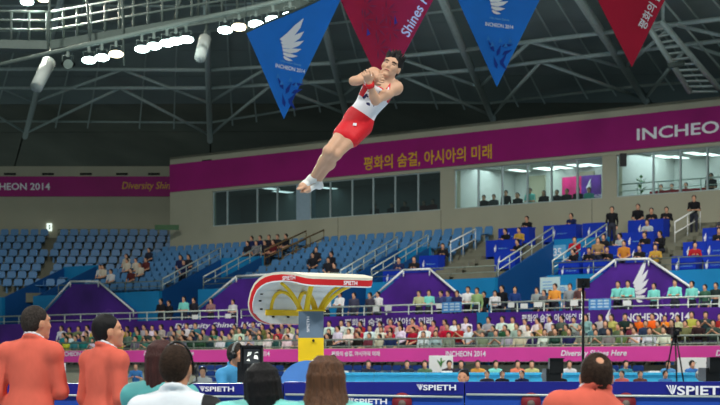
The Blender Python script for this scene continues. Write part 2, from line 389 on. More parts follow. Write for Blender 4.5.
# ---- mezzanine walkway and its back wall with the openings to the stairs inside
mez = struct('floor_mezzanine'); abox('walkway', SL, SR, 4.15, 6.4, 2.5, 2.7, M_conc, mez)
VOM = [(As(a, 6), As(b, 6)) for a, b in ((2, 33), (159, 198), (337, 366), (495, 547))]
wm = struct('wall_mezzanine'); edges = [SL] + [x for v in VOM for x in v] + [SR]
for i in range(0, len(edges), 2): abox('wall_panel', edges[i], edges[i+1], 6, 6.2, 2.7, 4.88, M_cyan, wm)
VT = 10.2
rake = lambda t: 4.6 + .3667*(t-6.3)
for a, b in VOM:
    for s_, q in ((a, -1), (b, 1)):
        s0, s1 = (s_-.12, s_) if q < 0 else (s_, s_+.12)
        c = [(s0, 6.2, 2.7), (s1, 6.2, 2.7), (s1, VT, 2.7), (s0, VT, 2.7), (s0, 6.2, 4.88), (s1, 6.2, 4.88), (s1, VT, rake(VT)+.55), (s0, VT, rake(VT)+.55)]
        link('side_wall', hexa([A(*p) for p in c]), M_dblue, wm)
    abox('end_wall', a-.12, b+.12, VT, VT+.15, 2.7, rake(VT)+.62, M_cyan, wm)
    abox('inner_door', a+.4, b-.4, VT-.04, VT, 2.7, 4.7, M_dblue, wm)
    abox('opening_floor', a, b, 6.2, VT, 2.5, 2.7, M_conc, wm)
# ---- upper tier steps
UTL = As(170, 14.0)                                              # the tier's far end
upt = struct('floor_upper_stand')
ROW = [(6.3 + .9*k, 4.6 + .33*k) for k in range(8)]
def free_ranges(t0):
    if t0 >= VT: return [(UTL, SR)]
    out = []; cur = UTL
    for a, b in VOM:
        if b < UTL: continue
        out.append((cur, a-.12)); cur = b+.12
    out.append((cur, SR)); return out
for t0, z in ROW:
    for a, b in free_ranges(t0):
        if b > a: abox('step', a, b, t0-.05 if t0 > 6.4 else 6.2, t0+.9, z-.34, z, M_conc, upt)
# ---- upper wall with the glazed rooms
wu = struct('wall_upper'); WT = 14.0
w0, w1 = As(212, WT), As(742, WT)
GZ0, GZ1 = 8.68, 10.55
abox('wall_panel', UTL, SR, WT, WT+.3, 6.6, GZ0, M_beige, wu)
abox('wall_panel', UTL, SR, WT, WT+.3, GZ1, 12.62, M_beige, wu)
abox('wall_panel', UTL, w0, WT, WT+.3, GZ0, GZ1, M_beige, wu); abox('wall_panel', w1, SR, WT, WT+.3, GZ0, GZ1, M_beige, wu)
for px in (338, 441, 592): abox('wall_joint', As(px, WT)-.015, As(px, WT)+.015, WT-.01, WT, 7.2, GZ0, M_conc, wu)
pale = mat('column_pale_blue', (150, 172, 184), .6, var=.05)
for a, b in ((296, 309), (440, 454), (602, 616)):
    abox('column', As(a, WT), As(b, WT), WT+.02, WT+.5, GZ0, GZ1, pale if a < 400 else M_beige, wu)
abox('roof_light_block', UTL, SR, WT, WT+6, 12.5, 12.62, M_deckd, wu)  # unseen slab over the rooms, added to block light
abox('room_floor', UTL, SR, WT+.3, WT+5.5, GZ0-1.2, GZ0-1.0, M_conc, wu)
sM = As(447, WT); sN = As(609, WT)
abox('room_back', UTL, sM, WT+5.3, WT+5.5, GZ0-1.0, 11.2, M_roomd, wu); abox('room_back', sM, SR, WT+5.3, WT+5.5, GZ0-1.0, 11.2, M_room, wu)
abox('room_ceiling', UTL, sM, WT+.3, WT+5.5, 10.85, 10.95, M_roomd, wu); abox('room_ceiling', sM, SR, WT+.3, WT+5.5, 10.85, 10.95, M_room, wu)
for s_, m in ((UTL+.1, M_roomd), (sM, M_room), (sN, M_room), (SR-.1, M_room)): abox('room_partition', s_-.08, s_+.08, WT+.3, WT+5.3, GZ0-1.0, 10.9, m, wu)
for px, q in ((470, 4), (512, 3.2), (556, 2.8)): abox('room_door', As(px, WT+q)-.5, As(px, WT+q)+.5, WT+5.2, WT+5.3, GZ0-.15, 10.6, M_beige, wu)
# glazing: one window per bay, pane by pane
for n_, (a, b, mulls, mt) in enumerate(((212, 296, (226, 256, 276), M_glassd), (309, 440, (329, 351, 372, 394, 417), M_glassd), (454, 602, (477, 501, 526, 550, 576), M_glass), (616, 742, (652, 679, 706), M_glass))):
    wn = struct('window_%d' % (n_+1)); xs = [a] + list(mulls) + [b]
    for i in range(len(xs)-1): abox('pane', As(xs[i], WT)+.04, As(xs[i+1], WT)-.04, WT+.12, WT+.135, GZ0+.04, GZ1-.04, mt, wn)
    for x in xs: abox('mullion', As(x, WT)-.035, As(x, WT)+.035, WT+.08, WT+.18, GZ0, GZ1, M_mull, wn)
    for z0, z1 in ((GZ0, GZ0+.05), (GZ1-.05, GZ1)): abox('frame_rail', As(a, WT), As(b, WT), WT+.07, WT+.19, z0, z1, M_mull, wn)
# vents in the strip over the banner
for px, py in ((207, 161), (243, 159), (280, 156), (317, 153), (356, 149), (395, 145), (437, 141), (522, 131), (567, 126), (615, 120), (666, 113)):
    z = Az(px, py, WT); s_ = As(px, WT); abox('vent', s_-.36, s_+.36, WT-.03, WT+.01, z-.07, z+.07, M_dark, wu)
# magenta banner along the upper wall
bn = thing('wall_banner', 'long magenta banner along the top of the upper wall above the glazed rooms', 'banner', A(As(445, WT), WT, 10.7))
abox('cloth', UTL+.01, SR, WT-.05, WT-.01, 10.72, 12.22, M_mag, bn)
def on_A(px, py, t): return A(As(px, t), t, Az(px, py, t))
def a_text(body, x0, x1, pyc0, pyc1, t, m, parent, h, shear=0, bold=.012, lift=.012):
    a, b = on_A(x0, pyc0, t), on_A(x1, pyc1, t); c = (a+b)/2
    return lettering(body, c - Vector((NX, NY, 0))*lift, D3, UP, m, parent, width=(As(x1, t)-As(x0, t)), height=h, shear=shear, bold=bold)
a_text('평화의 숨결, 아시아의 미래', 364, 492, 164, 152, WT-.05, M_gold, bn, .72, bold=.02)
a_text('INCHEON 2014', 637, 792, 135, 119, WT-.05, M_print, bn, .52, bold=.02)
# ---- far block beyond the end of the stand: frontal wall and steep seating
BY = 106.0
wb = struct('wall_far_block'); bx0, bx1 = P(-70, 0, BY).x, P(196, 0, BY).x
link('wall_panel', box_me(bx0, bx1, BY, BY+.3, 7.5, 13.0), M_beige, wb)
for px in (10, 48, 86, 122, 154):
    c = P(px, 174, BY); link('vent', box_me(c.x-.35, c.x+.35, BY-.03, BY+.01, c.z-.06, c.z+.06), M_dark, wb)
bb = thing('wall_banner', 'dim magenta banner across the far corner wall beside the tall wall end', 'banner', (P(80, 0, BY).x, BY, 11.2))
link('cloth', box_me(bx0, bx1, BY-.06, BY-.02, 11.22, 12.4), M_mag, bb)
lettering('INCHEON 2014', P(16, 186.5, BY-.07), (1, 0, 0), UP, M_print, bb, width=P(50, 0, BY).x-P(-18, 0, BY).x, height=.42, bold=.02)
lettering('Diversity Shines Here', P(160, 186.5, BY-.07), (1, 0, 0), UP, M_gold, bb, width=P(198, 0, BY).x-P(122, 0, BY).x, height=.55, shear=.2)
fb = struct('floor_far_block'); BROW = [(96.2 + 1.15*k, 5.15 + .47*k) for k in range(8)]
for y0, z in BROW: link('step', box_me(bx0, P(180, 0, y0).x, y0, y0+1.17, z-.5, z), M_conc, fb)
link('top_landing', box_me(bx0, P(180, 0, BY).x, BROW[-1][0]+1.15, BY, 8.3, 8.75), M_conc, fb)
es = thing('exit_sign', 'small lit white exit sign on the far corner wall above the seats', 'sign', P(49, 227, BY-.1))
link('sign_box', box_me(P(47, 0, BY).x, P(52, 0, BY).x, BY-.12, BY, P(0, 231, BY).z, P(0, 223.5, BY).z), mat('sign_lit', (225, 240, 230), .5, var=0, emit=1.2), es)
polys_on([[(-.03, -.12), (.03, -.12), (.06, .02), (-.02, .02)], [(-.05, .05), (.05, .05), (.05, .13), (-.05, .13)]], P(49.4, 227.4, BY-.13), (1, 0, 0), UP, mat('sign_green', (20, 90, 60), .5), es, 'running_figure')
gs = thing('exit_sign', 'dim green sign board on the corner of the tall beige wall', 'sign', P(163, 227, 97))
link('sign_box', box_me(P(155, 0, 97).x, P(179, 0, 97).x, 96.9, 97.0, P(0, 230, 97).z, P(0, 225, 97).z), mat('sign_dim_green', (70, 110, 70), .6), gs)
# far block railing along the landing
def rail(label, pts, posts, m=M_rail, r=.03, bars=(1.0, .62), name='guard_rail', pr=.022):
    """pts: base line corner points; posts: how many; bars: heights"""
    base_ = Vector(pts[0]); t = thing(name, label, 'railing', base_)
    for h in bars: link('top_rail' if h == bars[0] else 'mid_rail', tube_me([Vector(p)+UP*h for p in pts], r if h == bars[0] else r*.7, 6), m, t)
    L = [(Vector(pts[i+1])-Vector(pts[i])).length for i in range(len(pts)-1)]; tot = sum(L)
    for k in range(posts):
        d = tot*k/max(1, posts-1); i = 0
        while i < len(L)-1 and d > L[i]: d -= L[i]; i += 1
        p = Vector(pts[i]).lerp(Vector(pts[i+1]), min(1, d/L[i])); link('post', tube_me([p, p+UP*bars[0]], pr, 6), m, t)
    return t
M_railg = mat('rail_grey_metal', (128, 140, 128), .5, .2, var=.05)
rail('dim grey railing on the landing below the far corner wall', [P(58, 239, BY-.5), P(168, 239, BY-.5)], 9, M_railg, bars=(.55, .3))
# ---- purple gable panels with white handrails over the mezzanine doors
GT = 5.8
def gable(label, q, wing=None):
    (xa, ya), (xb, yb), (xc, yc), (xd, yd) = q       # bottom left, bottom right, top right, top left
    poly = [(As(x, GT), Az(x, y, GT)) for x, y in q]; poly[0] = (poly[0][0], 2.7); poly[1] = (poly[1][0], 2.7)
    g = thing('gable_panel', label, 'panel', A(poly[0][0], GT, 2.7))
    zq = [Az(x, y, GT) for x, y in q]; poly6 = [poly[0], poly[1], (poly[1][0], zq[1]), poly[2], poly[3], (poly[0][0], zq[0])]
    pl = link('panel', prism_me(poly6, GT, GT+.18, A), M_purple, g)
    top = [A(poly[0][0], GT-.1, poly[0][1]+.4), A(poly[3][0], GT-.1, poly[3][1]+.12), A(poly[2][0], GT-.1, poly[2][1]+.12), A(poly[1][0], GT-.1, poly[1][1]+.4)]
    zs = [Az(x, y, GT) for x, y in q]; top[0].z = zs[0]+.05; top[3].z = zs[1]+.05
    link('handrail', tube_me([top[0], top[1]], .05, 6), M_white, g); link('handrail', tube_me([top[1], top[2]], .05, 6), M_white, g); link('handrail', tube_me([top[2], top[3]], .05, 6), M_white, g)
    for u in top: link('post', tube_me([u-UP*.28, u], .03, 6), M_white, g)
    # paler swirls printed on the cloth
    c = A((poly[0][0]+poly[1][0])/2, GT, 3.4); sw = mat('print_violet', (104, 56, 160), .6, var=.1)
    for k, (ox, oz, rr) in enumerate(((-1.3, .25, .28), (1.5, .35, .34), (2.3, -.1, .2))):
        arc = [(ox+math.cos(a)*rr, oz+math.sin(a)*rr) for a in np.linspace(.3, 5.2, 14)] + [(ox+math.cos(a)*(rr-.07), oz+math.sin(a)*(rr-.07)) for a in np.linspace(5.2, .3, 14)]
        if abs(ox)+rr < (poly[1][0]-poly[0][0])*.36: polys_on([arc], c, D3, UP, sw, pl, 'swirl_print', .008)
    if wing:
        wx, wy, sc = wing; polys_on(wing_polys(sc), on_A(wx, wy, GT), D3, UP, M_print, pl, 'wing_emblem', .012)
    return g
def gq(xa, xb, xc, xd, yb, yt, yt2=None): return [(xa, yb), (xb, yb-1), (xc, yt2 or yt), (xd, yt)]
gable('purple gable panel with white handrail at the far end of the mezzanine', gq(45, 135, 100, 72, 313, 284))
gable('purple gable panel half hidden behind the vaulting table', gq(200, 300, 275, 238, 309, 279, 277))
gable('purple gable panel with white handrail beside the vaulting table tip', gq(369, 468, 431, 405, 303, 273, 272))
gable('purple gable panel printed with a large white wing', gq(563, 712, 650, 617, 303, 263, 262), (634, 291, 1.15))
# ---- mezzanine rail and hanging purple banners
for label, xa, xb, txt in (
        ('white mezzanine railing over the purple banner reading Diversity Shines Here', -40, 236, [('Diversity Shines Here', 175, 262, 327.5, 324, .30, .22)]),
        ('white mezzanine railing above the athletes seated in red and white', 240, 478, [('평화의 숨결, 아시아의 미래', 345, 433, 324, 320, .34, 0)]),
        ('white mezzanine railing above the purple banner with wing and INCHEON 2014', 490, 750, [('평화의 숨결, 아시아의 미래', 522, 590, 319, 317, .34, 0), ('INCHEON 2014', 623, 690, 318, 316, .30, 0)])):
    s0, s1 = As(xa, 4.2), As(xb, 4.2)
    rail(label, [A(s0, 4.28, 2.7), A(s1, 4.28, 2.7)], int((s1-s0)/1.2)+1, M_rail, .035, (1.08, .80), pr=.028)
    wbn = thing('hanging_banner', label.replace('white mezzanine railing above the', 'long purple banner hung over').replace('white mezzanine railing over the purple banner', 'purple cloth banner hung under the railing').replace('purple banner with wing and', 'the rows of seats with wing and'), 'banner', A((s0+s1)/2, 4.2, 2.4))
    abox('cloth', s0, s1, 4.10, 4.13, 2.33, 3.38, M_purple, wbn)
    for body, x0, x1, y0, y1, h, sh in txt: a_text(body, x0, x1, y0, y1, 4.10, M_print, wbn, h, sh, bold=.02)
    if xa == 490: polys_on(wing_polys(.40), on_A(606, 320, 4.10), D3, UP, M_print, wbn, 'wing_emblem', .012)
    # cut the banner's cloth by the real post next to the gap
pc = struct('wall_mezzanine_pier', box_me(As(479.5, 4.2), As(489.5, 4.2), 4.05, 4.6, 2.3, 3.4, A), M_cyan)
# ---- pink banner along the lower fascia, railing above it
pb = thing('fascia_banner', 'long pink banner along the front edge of the lower stand', 'banner', A(As(400, 0), -.03, 1.44))
abox('cloth', SL, SR, -.04, -.01, 1.43, 1.94, M_pink, pb)
for body, x0, x1, sh in (('INCHEON 2014', 60, 92, 0), ('Diversity Shines Here', 144, 194, .22), ('INCHEON 2014', 236, 270, 0), ('평화의 숨결, 아시아의 미래', 332, 380, 0), ('INCHEON 2014', 446, 486, 0), ('Diversity Shines Here', 561, 627, .22), ('Diversity Shines Here', 716, 790, .22)):
    a_text(body, x0, x1, 353.8, 353.8, -.04, M_print, pb, .21 if body[0] != 'D' else .26, sh, bold=.02)
s0, s1 = As(-40, .1), As(752, .1)
rail('pale railing in front of the lowest row of spectators above the pink banner', [A(s0, .1, 1.9), A(s1, .1, 1.9)], int((s1-s0)/1.25)+1, M_railg, .035, (.40, .13), pr=.03)
# ---- stair railings climbing beside the openings
for i, (a, b) in enumerate(VOM):
    if i == 0: continue
    for s_, w_ in ((a-.06, 'near'), (b+.06, 'far')):
        rail('sloping pale stair railing on the %s side of the %s opening in the upper stand' % ({'near': 'far', 'far': 'near'}[w_], {1: 'first', 2: 'second', 3: 'third'}[i]),
             [A(s_, 6.3, 4.88), A(s_, VT, rake(VT)+.55)], 6, M_rail, .035, (.6, .3))
# front rails along the upper tier edge
k_ = 0
for a, b in free_ranges(6.3):
    if b-a < 1: continue
    rail('thin pale railing along the front edge of the upper stand, %s section' % ['first', 'second', 'third', 'fourth'][k_], [A(a, 6.25, 4.88), A(b, 6.25, 4.88)], max(2, int((b-a)/1.7)), M_railg, .025, (.5, .25)); k_ += 1
for px, py, nm in ((24, 273, '33'), (557, 252, '35')):
    s_ = thing('gate_sign', 'small pale blue number sign on the stair opening wall %s' % ('beside the far corner seats' if px < 100 else 'between the press desks'), 'sign', on_A(px, py, VT-.1))
    z = Az(px, py, VT-.1); u = As(px, VT-.1)
    abox('plate', u-.42, u+.42, VT-.06, VT-.02, z-.3, z+.3, mat('sign_pale_blue', (110, 180, 220), .5), s_)
    lettering(nm, A(u, VT-.07, z), D3, UP, M_print, s_, height=.34, bold=.02)
# ---------------------------------------------------------------- roof: deck, ribs, ring chords, braces
RIB = [((-160, 150, 116), (-70, -70, 86)), ((25, 137, 112), (79, -70, 82)), ((210, 141, 104), (204, -70, 78)), ((347, 117, 97), (300, -70, 74)), ((493, 119, 91), (412, -70, 70)), ((646, 101, 85), (533, -70, 66)), ((815, 88, 80), (680, -70, 62))]
ribs = [(P(*a), P(*b)) for a, b in RIB]
def on_rib(i, py):
    a, b = ribs[i]; k = (HY-py)/F        # (az+u*dz-CZ) = k*(ay+u*dy)
    u = (k*a.y - (a.z-CZ))/((b.z-a.z) - k*(b.y-a.y)); return a.lerp(b, u)
back = lambda p, q=2.2: Vector((p.x*1.02, p.y+q, p.z+q*.35))
ce = struct('ceiling')
lev = [185, 140, 112, 84, 58, 30, 0, -34, -70]
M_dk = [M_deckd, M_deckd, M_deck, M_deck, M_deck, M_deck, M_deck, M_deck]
for i in range(len(ribs)-1):
    for j in range(len(lev)-1):
        q = [back(on_rib(i, lev[j])), back(on_rib(i+1, lev[j])), back(on_rib(i+1, lev[j+1])), back(on_rib(i, lev[j+1]))]
        cen = sum(q, Vector())/4; q = [cen+(p-cen)*.992 for p in q]; up = Vector((0, .5, .25))
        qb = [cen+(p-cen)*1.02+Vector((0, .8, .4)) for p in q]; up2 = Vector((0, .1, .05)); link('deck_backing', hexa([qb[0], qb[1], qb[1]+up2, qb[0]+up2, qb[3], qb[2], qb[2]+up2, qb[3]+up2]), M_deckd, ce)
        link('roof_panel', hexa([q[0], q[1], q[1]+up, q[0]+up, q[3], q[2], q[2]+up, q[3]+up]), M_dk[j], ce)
CH = [(70, 88), (69, 88), (70, 88), (63, 81), (50, 70), (33, 53), (15, 35)]   # rows of the two chords on each rib
LO = [(104, 136), (102, 133), (103, 135), (96, 114), (87, 116), (68, 99), (50, 86)]
TR = [thing('roof_rib', 'grey steel roof rib %s' % w_, 'roof truss', ribs[i][0], group='steel roof ribs') for i, w_ in enumerate(
    ('outside the frame beyond the white speaker', 'behind the white cylinder speaker', 'rising behind the row of lit floodlights', 'seen between the blue and red pennants', 'leaning behind the gap between red and blue pennants', 'leaning behind the darkest red pennant', 'above the steel stair gantry'))]
for i, t in enumerate(TR):
    a, b = ribs[i]; link('main_tube', tube_me([a, b], .17, 8), M_steel, t)
    off = Vector((.0, 1.4, .9)); link('upper_tube', tube_me([a+off*.3, b+off], .10, 6), M_steel, t)
    for k in range(9):
        u = k/9; p = a.lerp(b, u); q = (a+off*.3).lerp(b+off, min(1, u+.055)); link('lacing', tube_me([p, q], .045, 5), M_steel, t)
for i in range(len(ribs)-1):
    t = thing('roof_ring_bay', 'steel ring chords and V braces between roof ribs, %s bay from the speaker end' % nth(i+1), 'roof truss', on_rib(i, CH[i][1]), group='roof ring bays')
    for c in (0, 1):
        a, b = on_rib(i, CH[i][c]), on_rib(i+1, CH[i+1][c]); mid = (a+b)/2
        link('chord', tube_me([a, b], .10, 6), M_steel, t)
        link('brace', tube_me([mid, on_rib(i, LO[i][c])], .085, 6), M_steel, t); link('brace', tube_me([mid, on_rib(i+1, LO[i+1][c])], .085, 6), M_steel, t)
    for py in (22, -20, -52):
        a, b = on_rib(i, CH[i][0]-48+py*.6), on_rib(i+1, CH[i+1][0]-48+py*.6); link('purlin', tube_me([back(a, 1.2), back(b, 1.2)], .06, 5), M_steel, t)
    for u in (.18, .36, .64, .82):
        a = back(on_rib(i, LO[i][1]).lerp(on_rib(i+1, LO[i+1][1]), u), 1.6); b = back(on_rib(i, -60).lerp(on_rib(i+1, -60), u), 1.6)
        link('deck_rafter', tube_me([a, b], .045, 5), M_steel, t)
    a, b = back(on_rib(i, LO[i][1]-6), 1.7), back(on_rib(i+1, LO[i+1][1]-6), 1.7); link('purlin', tube_me([a, b], .07, 5), M_steel, t)
# short struts over the tall wall
# ---- catwalk with railing
M_cat = mat('catwalk_paint', (80, 92, 86), .7, 0, var=.08)
def catwalk(label, pts, hpx, posts):
    t = thing('catwalk', label, 'catwalk', pts[0])
    L = Vector(pts[0]); R = Vector(pts[1]); d = (R-L).normalized(); nrm = Vector((-d.y, d.x, 0)).normalized(); hh = hpx
    c = []
    for z in (0, hh):
        for p, q in ((L, 0), (R, 0), (R, 1.1), (L, 1.1)): c.append(p + nrm*q + UP*z)
    link('fascia', hexa(c), M_cat, t)
    for k, h in enumerate((.42, .78, 1.14)): link('top_rail' if k == 2 else 'mid_rail', tube_me([L+UP*(hh+h), R+UP*(hh+h)], .05, 6), M_cat, t)
    for k in range(posts):
        p = L.lerp(R, k/(posts-1)); link('post', tube_me([p+UP*hh, p+UP*(hh+1.14)], .05, 6), M_cat, t)
    return t
catwalk('level roof catwalk with railings above the white cylinder speaker', [P(-60, 47, 72), P(47, 49, 72)], .34, 7)
catwalk('roof catwalk with railings climbing above the lit floodlights', [P(50, 49, 72), P(300, 8, 66)], .34, 18)
# hangers to the roof
for k, (x0, y0, x1, y1) in enumerate(((48, 52, 51, -40), (90, 42, 84, -40), (173, 24, 187, -20), (198, 20, 200, -40), (270, 0, 268, -50), (124, 66, 121, -40))):
    link('hanger_rod', tube_me([P(x0, y0, 70), P(x1, y1, 70)], .05, 6), M_cat); o = bpy.context.scene.objects[-1] if False else COL.objects[-1]
    tag(o, 'thin pale hanger rod holding the catwalk, %s from the speaker end' % nth(k+1), 'rod', 'catwalk hanger rods')
tag(link('lamp_pipe', tube_me([P(-30, 72, 69), P(66, 49.5, 67), P(300, -3, 62.5)], .09, 8), M_cat), 'long pale pipe carrying the row of floodlights below the catwalk', 'pipe')
# ---- floodlights: each its own fixture with a real lamp
def floodlight(px, py, Y, label, warm=False, lit=True):
    c = P(px, py, Y); t = thing('floodlight', label, 'floodlight', c, group='floodlights under the catwalk')
    aim = (Vector((2, 20, 0)) - c).normalized(); side = aim.cross(UP).normalized(); u2 = side.cross(aim)
    T = lambda x, y, z: c + side*x + aim*y + u2*z
    hs = link('housing', pydata([T(r*1.38*math.cos(a), yy, r*.69*math.sin(a)) for r, yy in ((.07, -.30), (.13, -.24), (.185, -.02), (.195, .04)) for a in np.linspace(0, 2*math.pi, 14)[:-1]],
              [(i*13+k, i*13+(k+1) % 13, (i+1)*13+(k+1) % 13, (i+1)*13+k) for i in range(3) for k in range(13)] + [tuple(range(12, -1, -1))], True), M_black if not lit else M_cat, t)
    if lit:
        link('lens', pydata([T(.27*math.cos(a), .05, .135*math.sin(a)) for a in np.linspace(0, 2*math.pi, 17)[:-1]], [tuple(range(15, -1, -1))]), M_warm if warm else M_flood, t)
    else: link('lens', pydata([T(.18*math.cos(a), .045, .18*math.sin(a)) for a in np.linspace(0, 2*math.pi, 17)[:-1]], [tuple(range(15, -1, -1))]), M_cat, t)
    link('yoke', tube_me([T(-.2, -.1, 0), T(-.2, -.12, .30), T(.2, -.12, .30), T(.2, -.1, 0)], .02, 6), M_cat, t)
    link('clamp', box_me(c.x-.05, c.x+.05, c.y-.05, c.y+.05, c.z+.26, c.z+.52), M_cat, t)
    if lit:
        l = spot('floodlight_beam', c + aim*.2, (4, 30, 0), 5200, 78, .8, .35, (1, .86, .66) if warm else (.88, 1, .97)); 
M_flood = mat('flood_lit', (225, 255, 250), .5, var=0, emit=16); M_warm = mat('flood_lit_warm', (255, 236, 196), .5, var=0, emit=9)
FL = [(27, 2, 74, 0, 1), (44, -1, 74, 1, 1), (68, 64, 67, 0, 0), (89, 60, 67, 0, 1), (102, 57.5, 66.8, 0, 1), (116, 54, 66.6, 1, 1), (142, 49, 66, 0, 1), (154, 46, 65.8, 0, 1), (167, 43, 65.5, 0, 1), (176, 41, 65.3, 0, 1), (186, 39.5, 65, 0, 1), (225, 30, 64, 0, 1), (239, 27, 63.7, 1, 1), (256, 24, 63.4, 0, 1), (273, 19.5, 63, 0, 1), (290, 15.5, 62.7, 0, 1)]
for x_, y_, Y_ in ((100, 56, 66), (160, 44, 65), (235, 26, 63), (280, 16, 62), (40, 0, 73)):      # added point lamps imitating stray light on the steel and roof
    l = bpy.data.lights.new('added_spill_lamp', 'POINT'); l.energy = 90; l.shadow_soft_size = .3; l.color = (.86, 1, .97); o = bpy.data.objects.new('added_spill_lamp', l); COL.objects.link(o); o.location = P(x_, y_ + 9, Y_ - 1.0)
for k, (x, y, Y, wv, lit) in enumerate(FL):
    floodlight(x, y, Y, ('%s %s floodlight in the row under the catwalk' % (nth(k+1), 'warm white lit' if wv else 'bright white lit')) if lit else 'unlit black floodlight at the lower end of the row', wv, lit)
# ---- white cylinder speakers
for lab, p0, p1, Y, r in (('white cylinder loudspeaker tilted on the roof rib under the level catwalk', (49, 62), (36, 88), 70, .20), ('white cylinder loudspeaker hanging beside the vertical roof rib', (205, 39), (200, 58), 66, .17)):
    a, b = P(*p0, Y), P(*p1, Y-1); t = thing('loudspeaker', lab, 'speaker', (a+b)/2)
    link('cabinet', tube_me([a, b], r*1.35, 16, r*1.2), mat('speaker_grey', (150, 158, 152), .6, var=.06), t); d = (a-b).normalized()
    link('grille', tube_me([a+d*.0, a+d*.03], r*1.05, 16), M_black, t); link('bracket', tube_me([(a+b)/2, P(p0[0]+2, p0[1]-14, Y+2.2)], .06, 6), M_cat, t)
# ---- steel stair gantry in the roof, above the bright end of the wall
g = thing('stair_gantry', 'dark steel stair gantry sloping down in front of the roof at the bright wall end', 'stairs', P(714, 92, 76))
a0, a1, b0, b1 = P(648, 26, 72), P(690, 92, 76), P(662, 22, 72), P(722, 92, 76)
link('stringer', tube_me([a0, a1], .12, 4), M_steel, g); link('stringer', tube_me([b0, b1], .12, 4), M_steel, g)
for k in range(13):
    u = k/12; p, q = a0.lerp(a1, u), b0.lerp(b1, u); link('tread', box_me(0, 1, 0, 1, 0, 1, lambda x, y, z, p=p, q=q: p.lerp(q, x) + Vector((0, .3*y, .06*z))), M_steel, g)
link('side_plate', hexa([b0, b0+Vector((.1, 0, 0)), b0+Vector((.1, .2, 0)), b0+Vector((0, .2, 0)), b0+UP*.9, b0+Vector((.1, 0, .9)), b0+Vector((.1, .2, .9)), b0+Vector((0, .2, .9))]), M_steel, g)
link('handrail', tube_me([b0+UP*.9, b1+UP*.9], .05, 6), M_steel, g); link('work_lamp', tube_me([P(668, 66, 73), P(684, 63, 73)], .12, 8), M_cat, g)
# ---- pennants
M_pb = mat('pennant_blue', (24, 118, 214), .6, var=.1, scale=.8); M_pr = mat('pennant_crimson', (184, 12, 52), .6, var=.08, scale=.8)
M_sky = mat('print_sky', (120, 180, 226), .6, var=0); M_navy = mat('print_navy', (24, 40, 150), .6, var=0); M_rose = mat('print_rose', (130, 10, 60), .6, var=0)
def pennant(label, q, Y, m, yaw=0):
    """q: left top, right top, tip in px"""
    c = P((q[0][0]+q[1][0])/2, (q[0][1]+q[1][1])/2, Y); V = [P(x, y, Y + (x-q[2][0])*yaw) for x, y in q]
    t = thing('pennant', label, 'pennant', V[2]); n = (V[1]-V[0]).cross(V[2]-V[0]).normalized(); n = n if n.y < 0 else -n
    k = 10; vs = []; fs = []
    idx = {}
    for i in range(k+1):
        for j in range(k+1-i):
            u, v = i/k, j/k; p = V[0]*(1-u-v) + V[1]*u + V[2]*v; wv = .05*math.sin(u*9+v*4)*(1-v)
            for sgn in (0, 1): idx[(i, j, sgn)] = len(vs); vs.append(p + n*(wv*.4 - sgn*.012))
    for sgn in (0, 1):
        for i in range(k):
            for j in range(k-i):
                f = [idx[(i, j, sgn)], idx[(i+1, j, sgn)], idx[(i, j+1, sgn)]]; fs.append(f if sgn == 0 else f[::-1])
                if j < k-i-1:
                    f = [idx[(i+1, j, sgn)], idx[(i+1, j+1, sgn)], idx[(i, j+1, sgn)]]; fs.append(f if sgn == 0 else f[::-1])
    cl = link('cloth', pydata(vs, fs, True), m, t)
    link('top_batten', tube_me([V[0], V[1]], .03, 6), M_cat, t)
    for p in (V[0], V[1]): link('cord', tube_me([p, p+UP*2.2], .012, 5), M_cat, t)
    return t, V, n, Y
def pn_print(t, V, n, kind, px=None):
    r = (V[1]-V[0]); r = (r - n*r.dot(n)).normalized(); mid = (V[0]+V[1])/2; dn = (V[2]-mid); H = dn.length; dn = dn.normalized()
    u = -dn; r = (r - u*r.dot(u)).normalized()
    at = lambda x, f: mid + dn*(H*f) + r*x + n*.03
    if kind == 'blue':
        polys_on([[(x*1.4, y) for x, y in pl] for pl in wing_polys(.74)], at(-.32, .37), r, u, M_print, t, 'wing_emblem', .0)
        lettering('17th Asian Games', at(0, .49), r, u, M_sky, t, width=.55)
        lettering('INCHEON 2014', at(0, .54), r, u, M_print, t, width=.80, height=.10, bold=.02)
        polys_on([[(x0, y0), (x0+.10*math.cos(a)-.05*math.sin(a), y0+.10*math.sin(a)+.05*math.cos(a)), (x0+.34*math.cos(a), y0+.34*math.sin(a)), (x0+.1*math.cos(a)+.05*math.sin(a), y0+.1*math.sin(a)-.05*math.cos(a))]
                  for x0, y0, a in ((-.05, -.1, 1.2), (.1, -.05, .5), (-.12, .0, 2.2), (.05, -.3, 1.0), (-.03, -.42, 1.9), (.08, .16, .2), (.03, -.2, -.8))], at(0, .74), r, u, mat('print_deep_blue', (14, 54, 150), .6, var=0), t, 'figure_print', .004)
        polys_on([[(x, y), (x+.12, y+.03), (x+.05, y+.14)] for x, y in ((-.36, .12), (.26, .12), (-.24, -.02), (.14, 0), (-.02, .1))], at(0, .70), r, u, mat('print_mid_blue', (50, 130, 210), .6, var=0), t, 'confetti_print', .006)
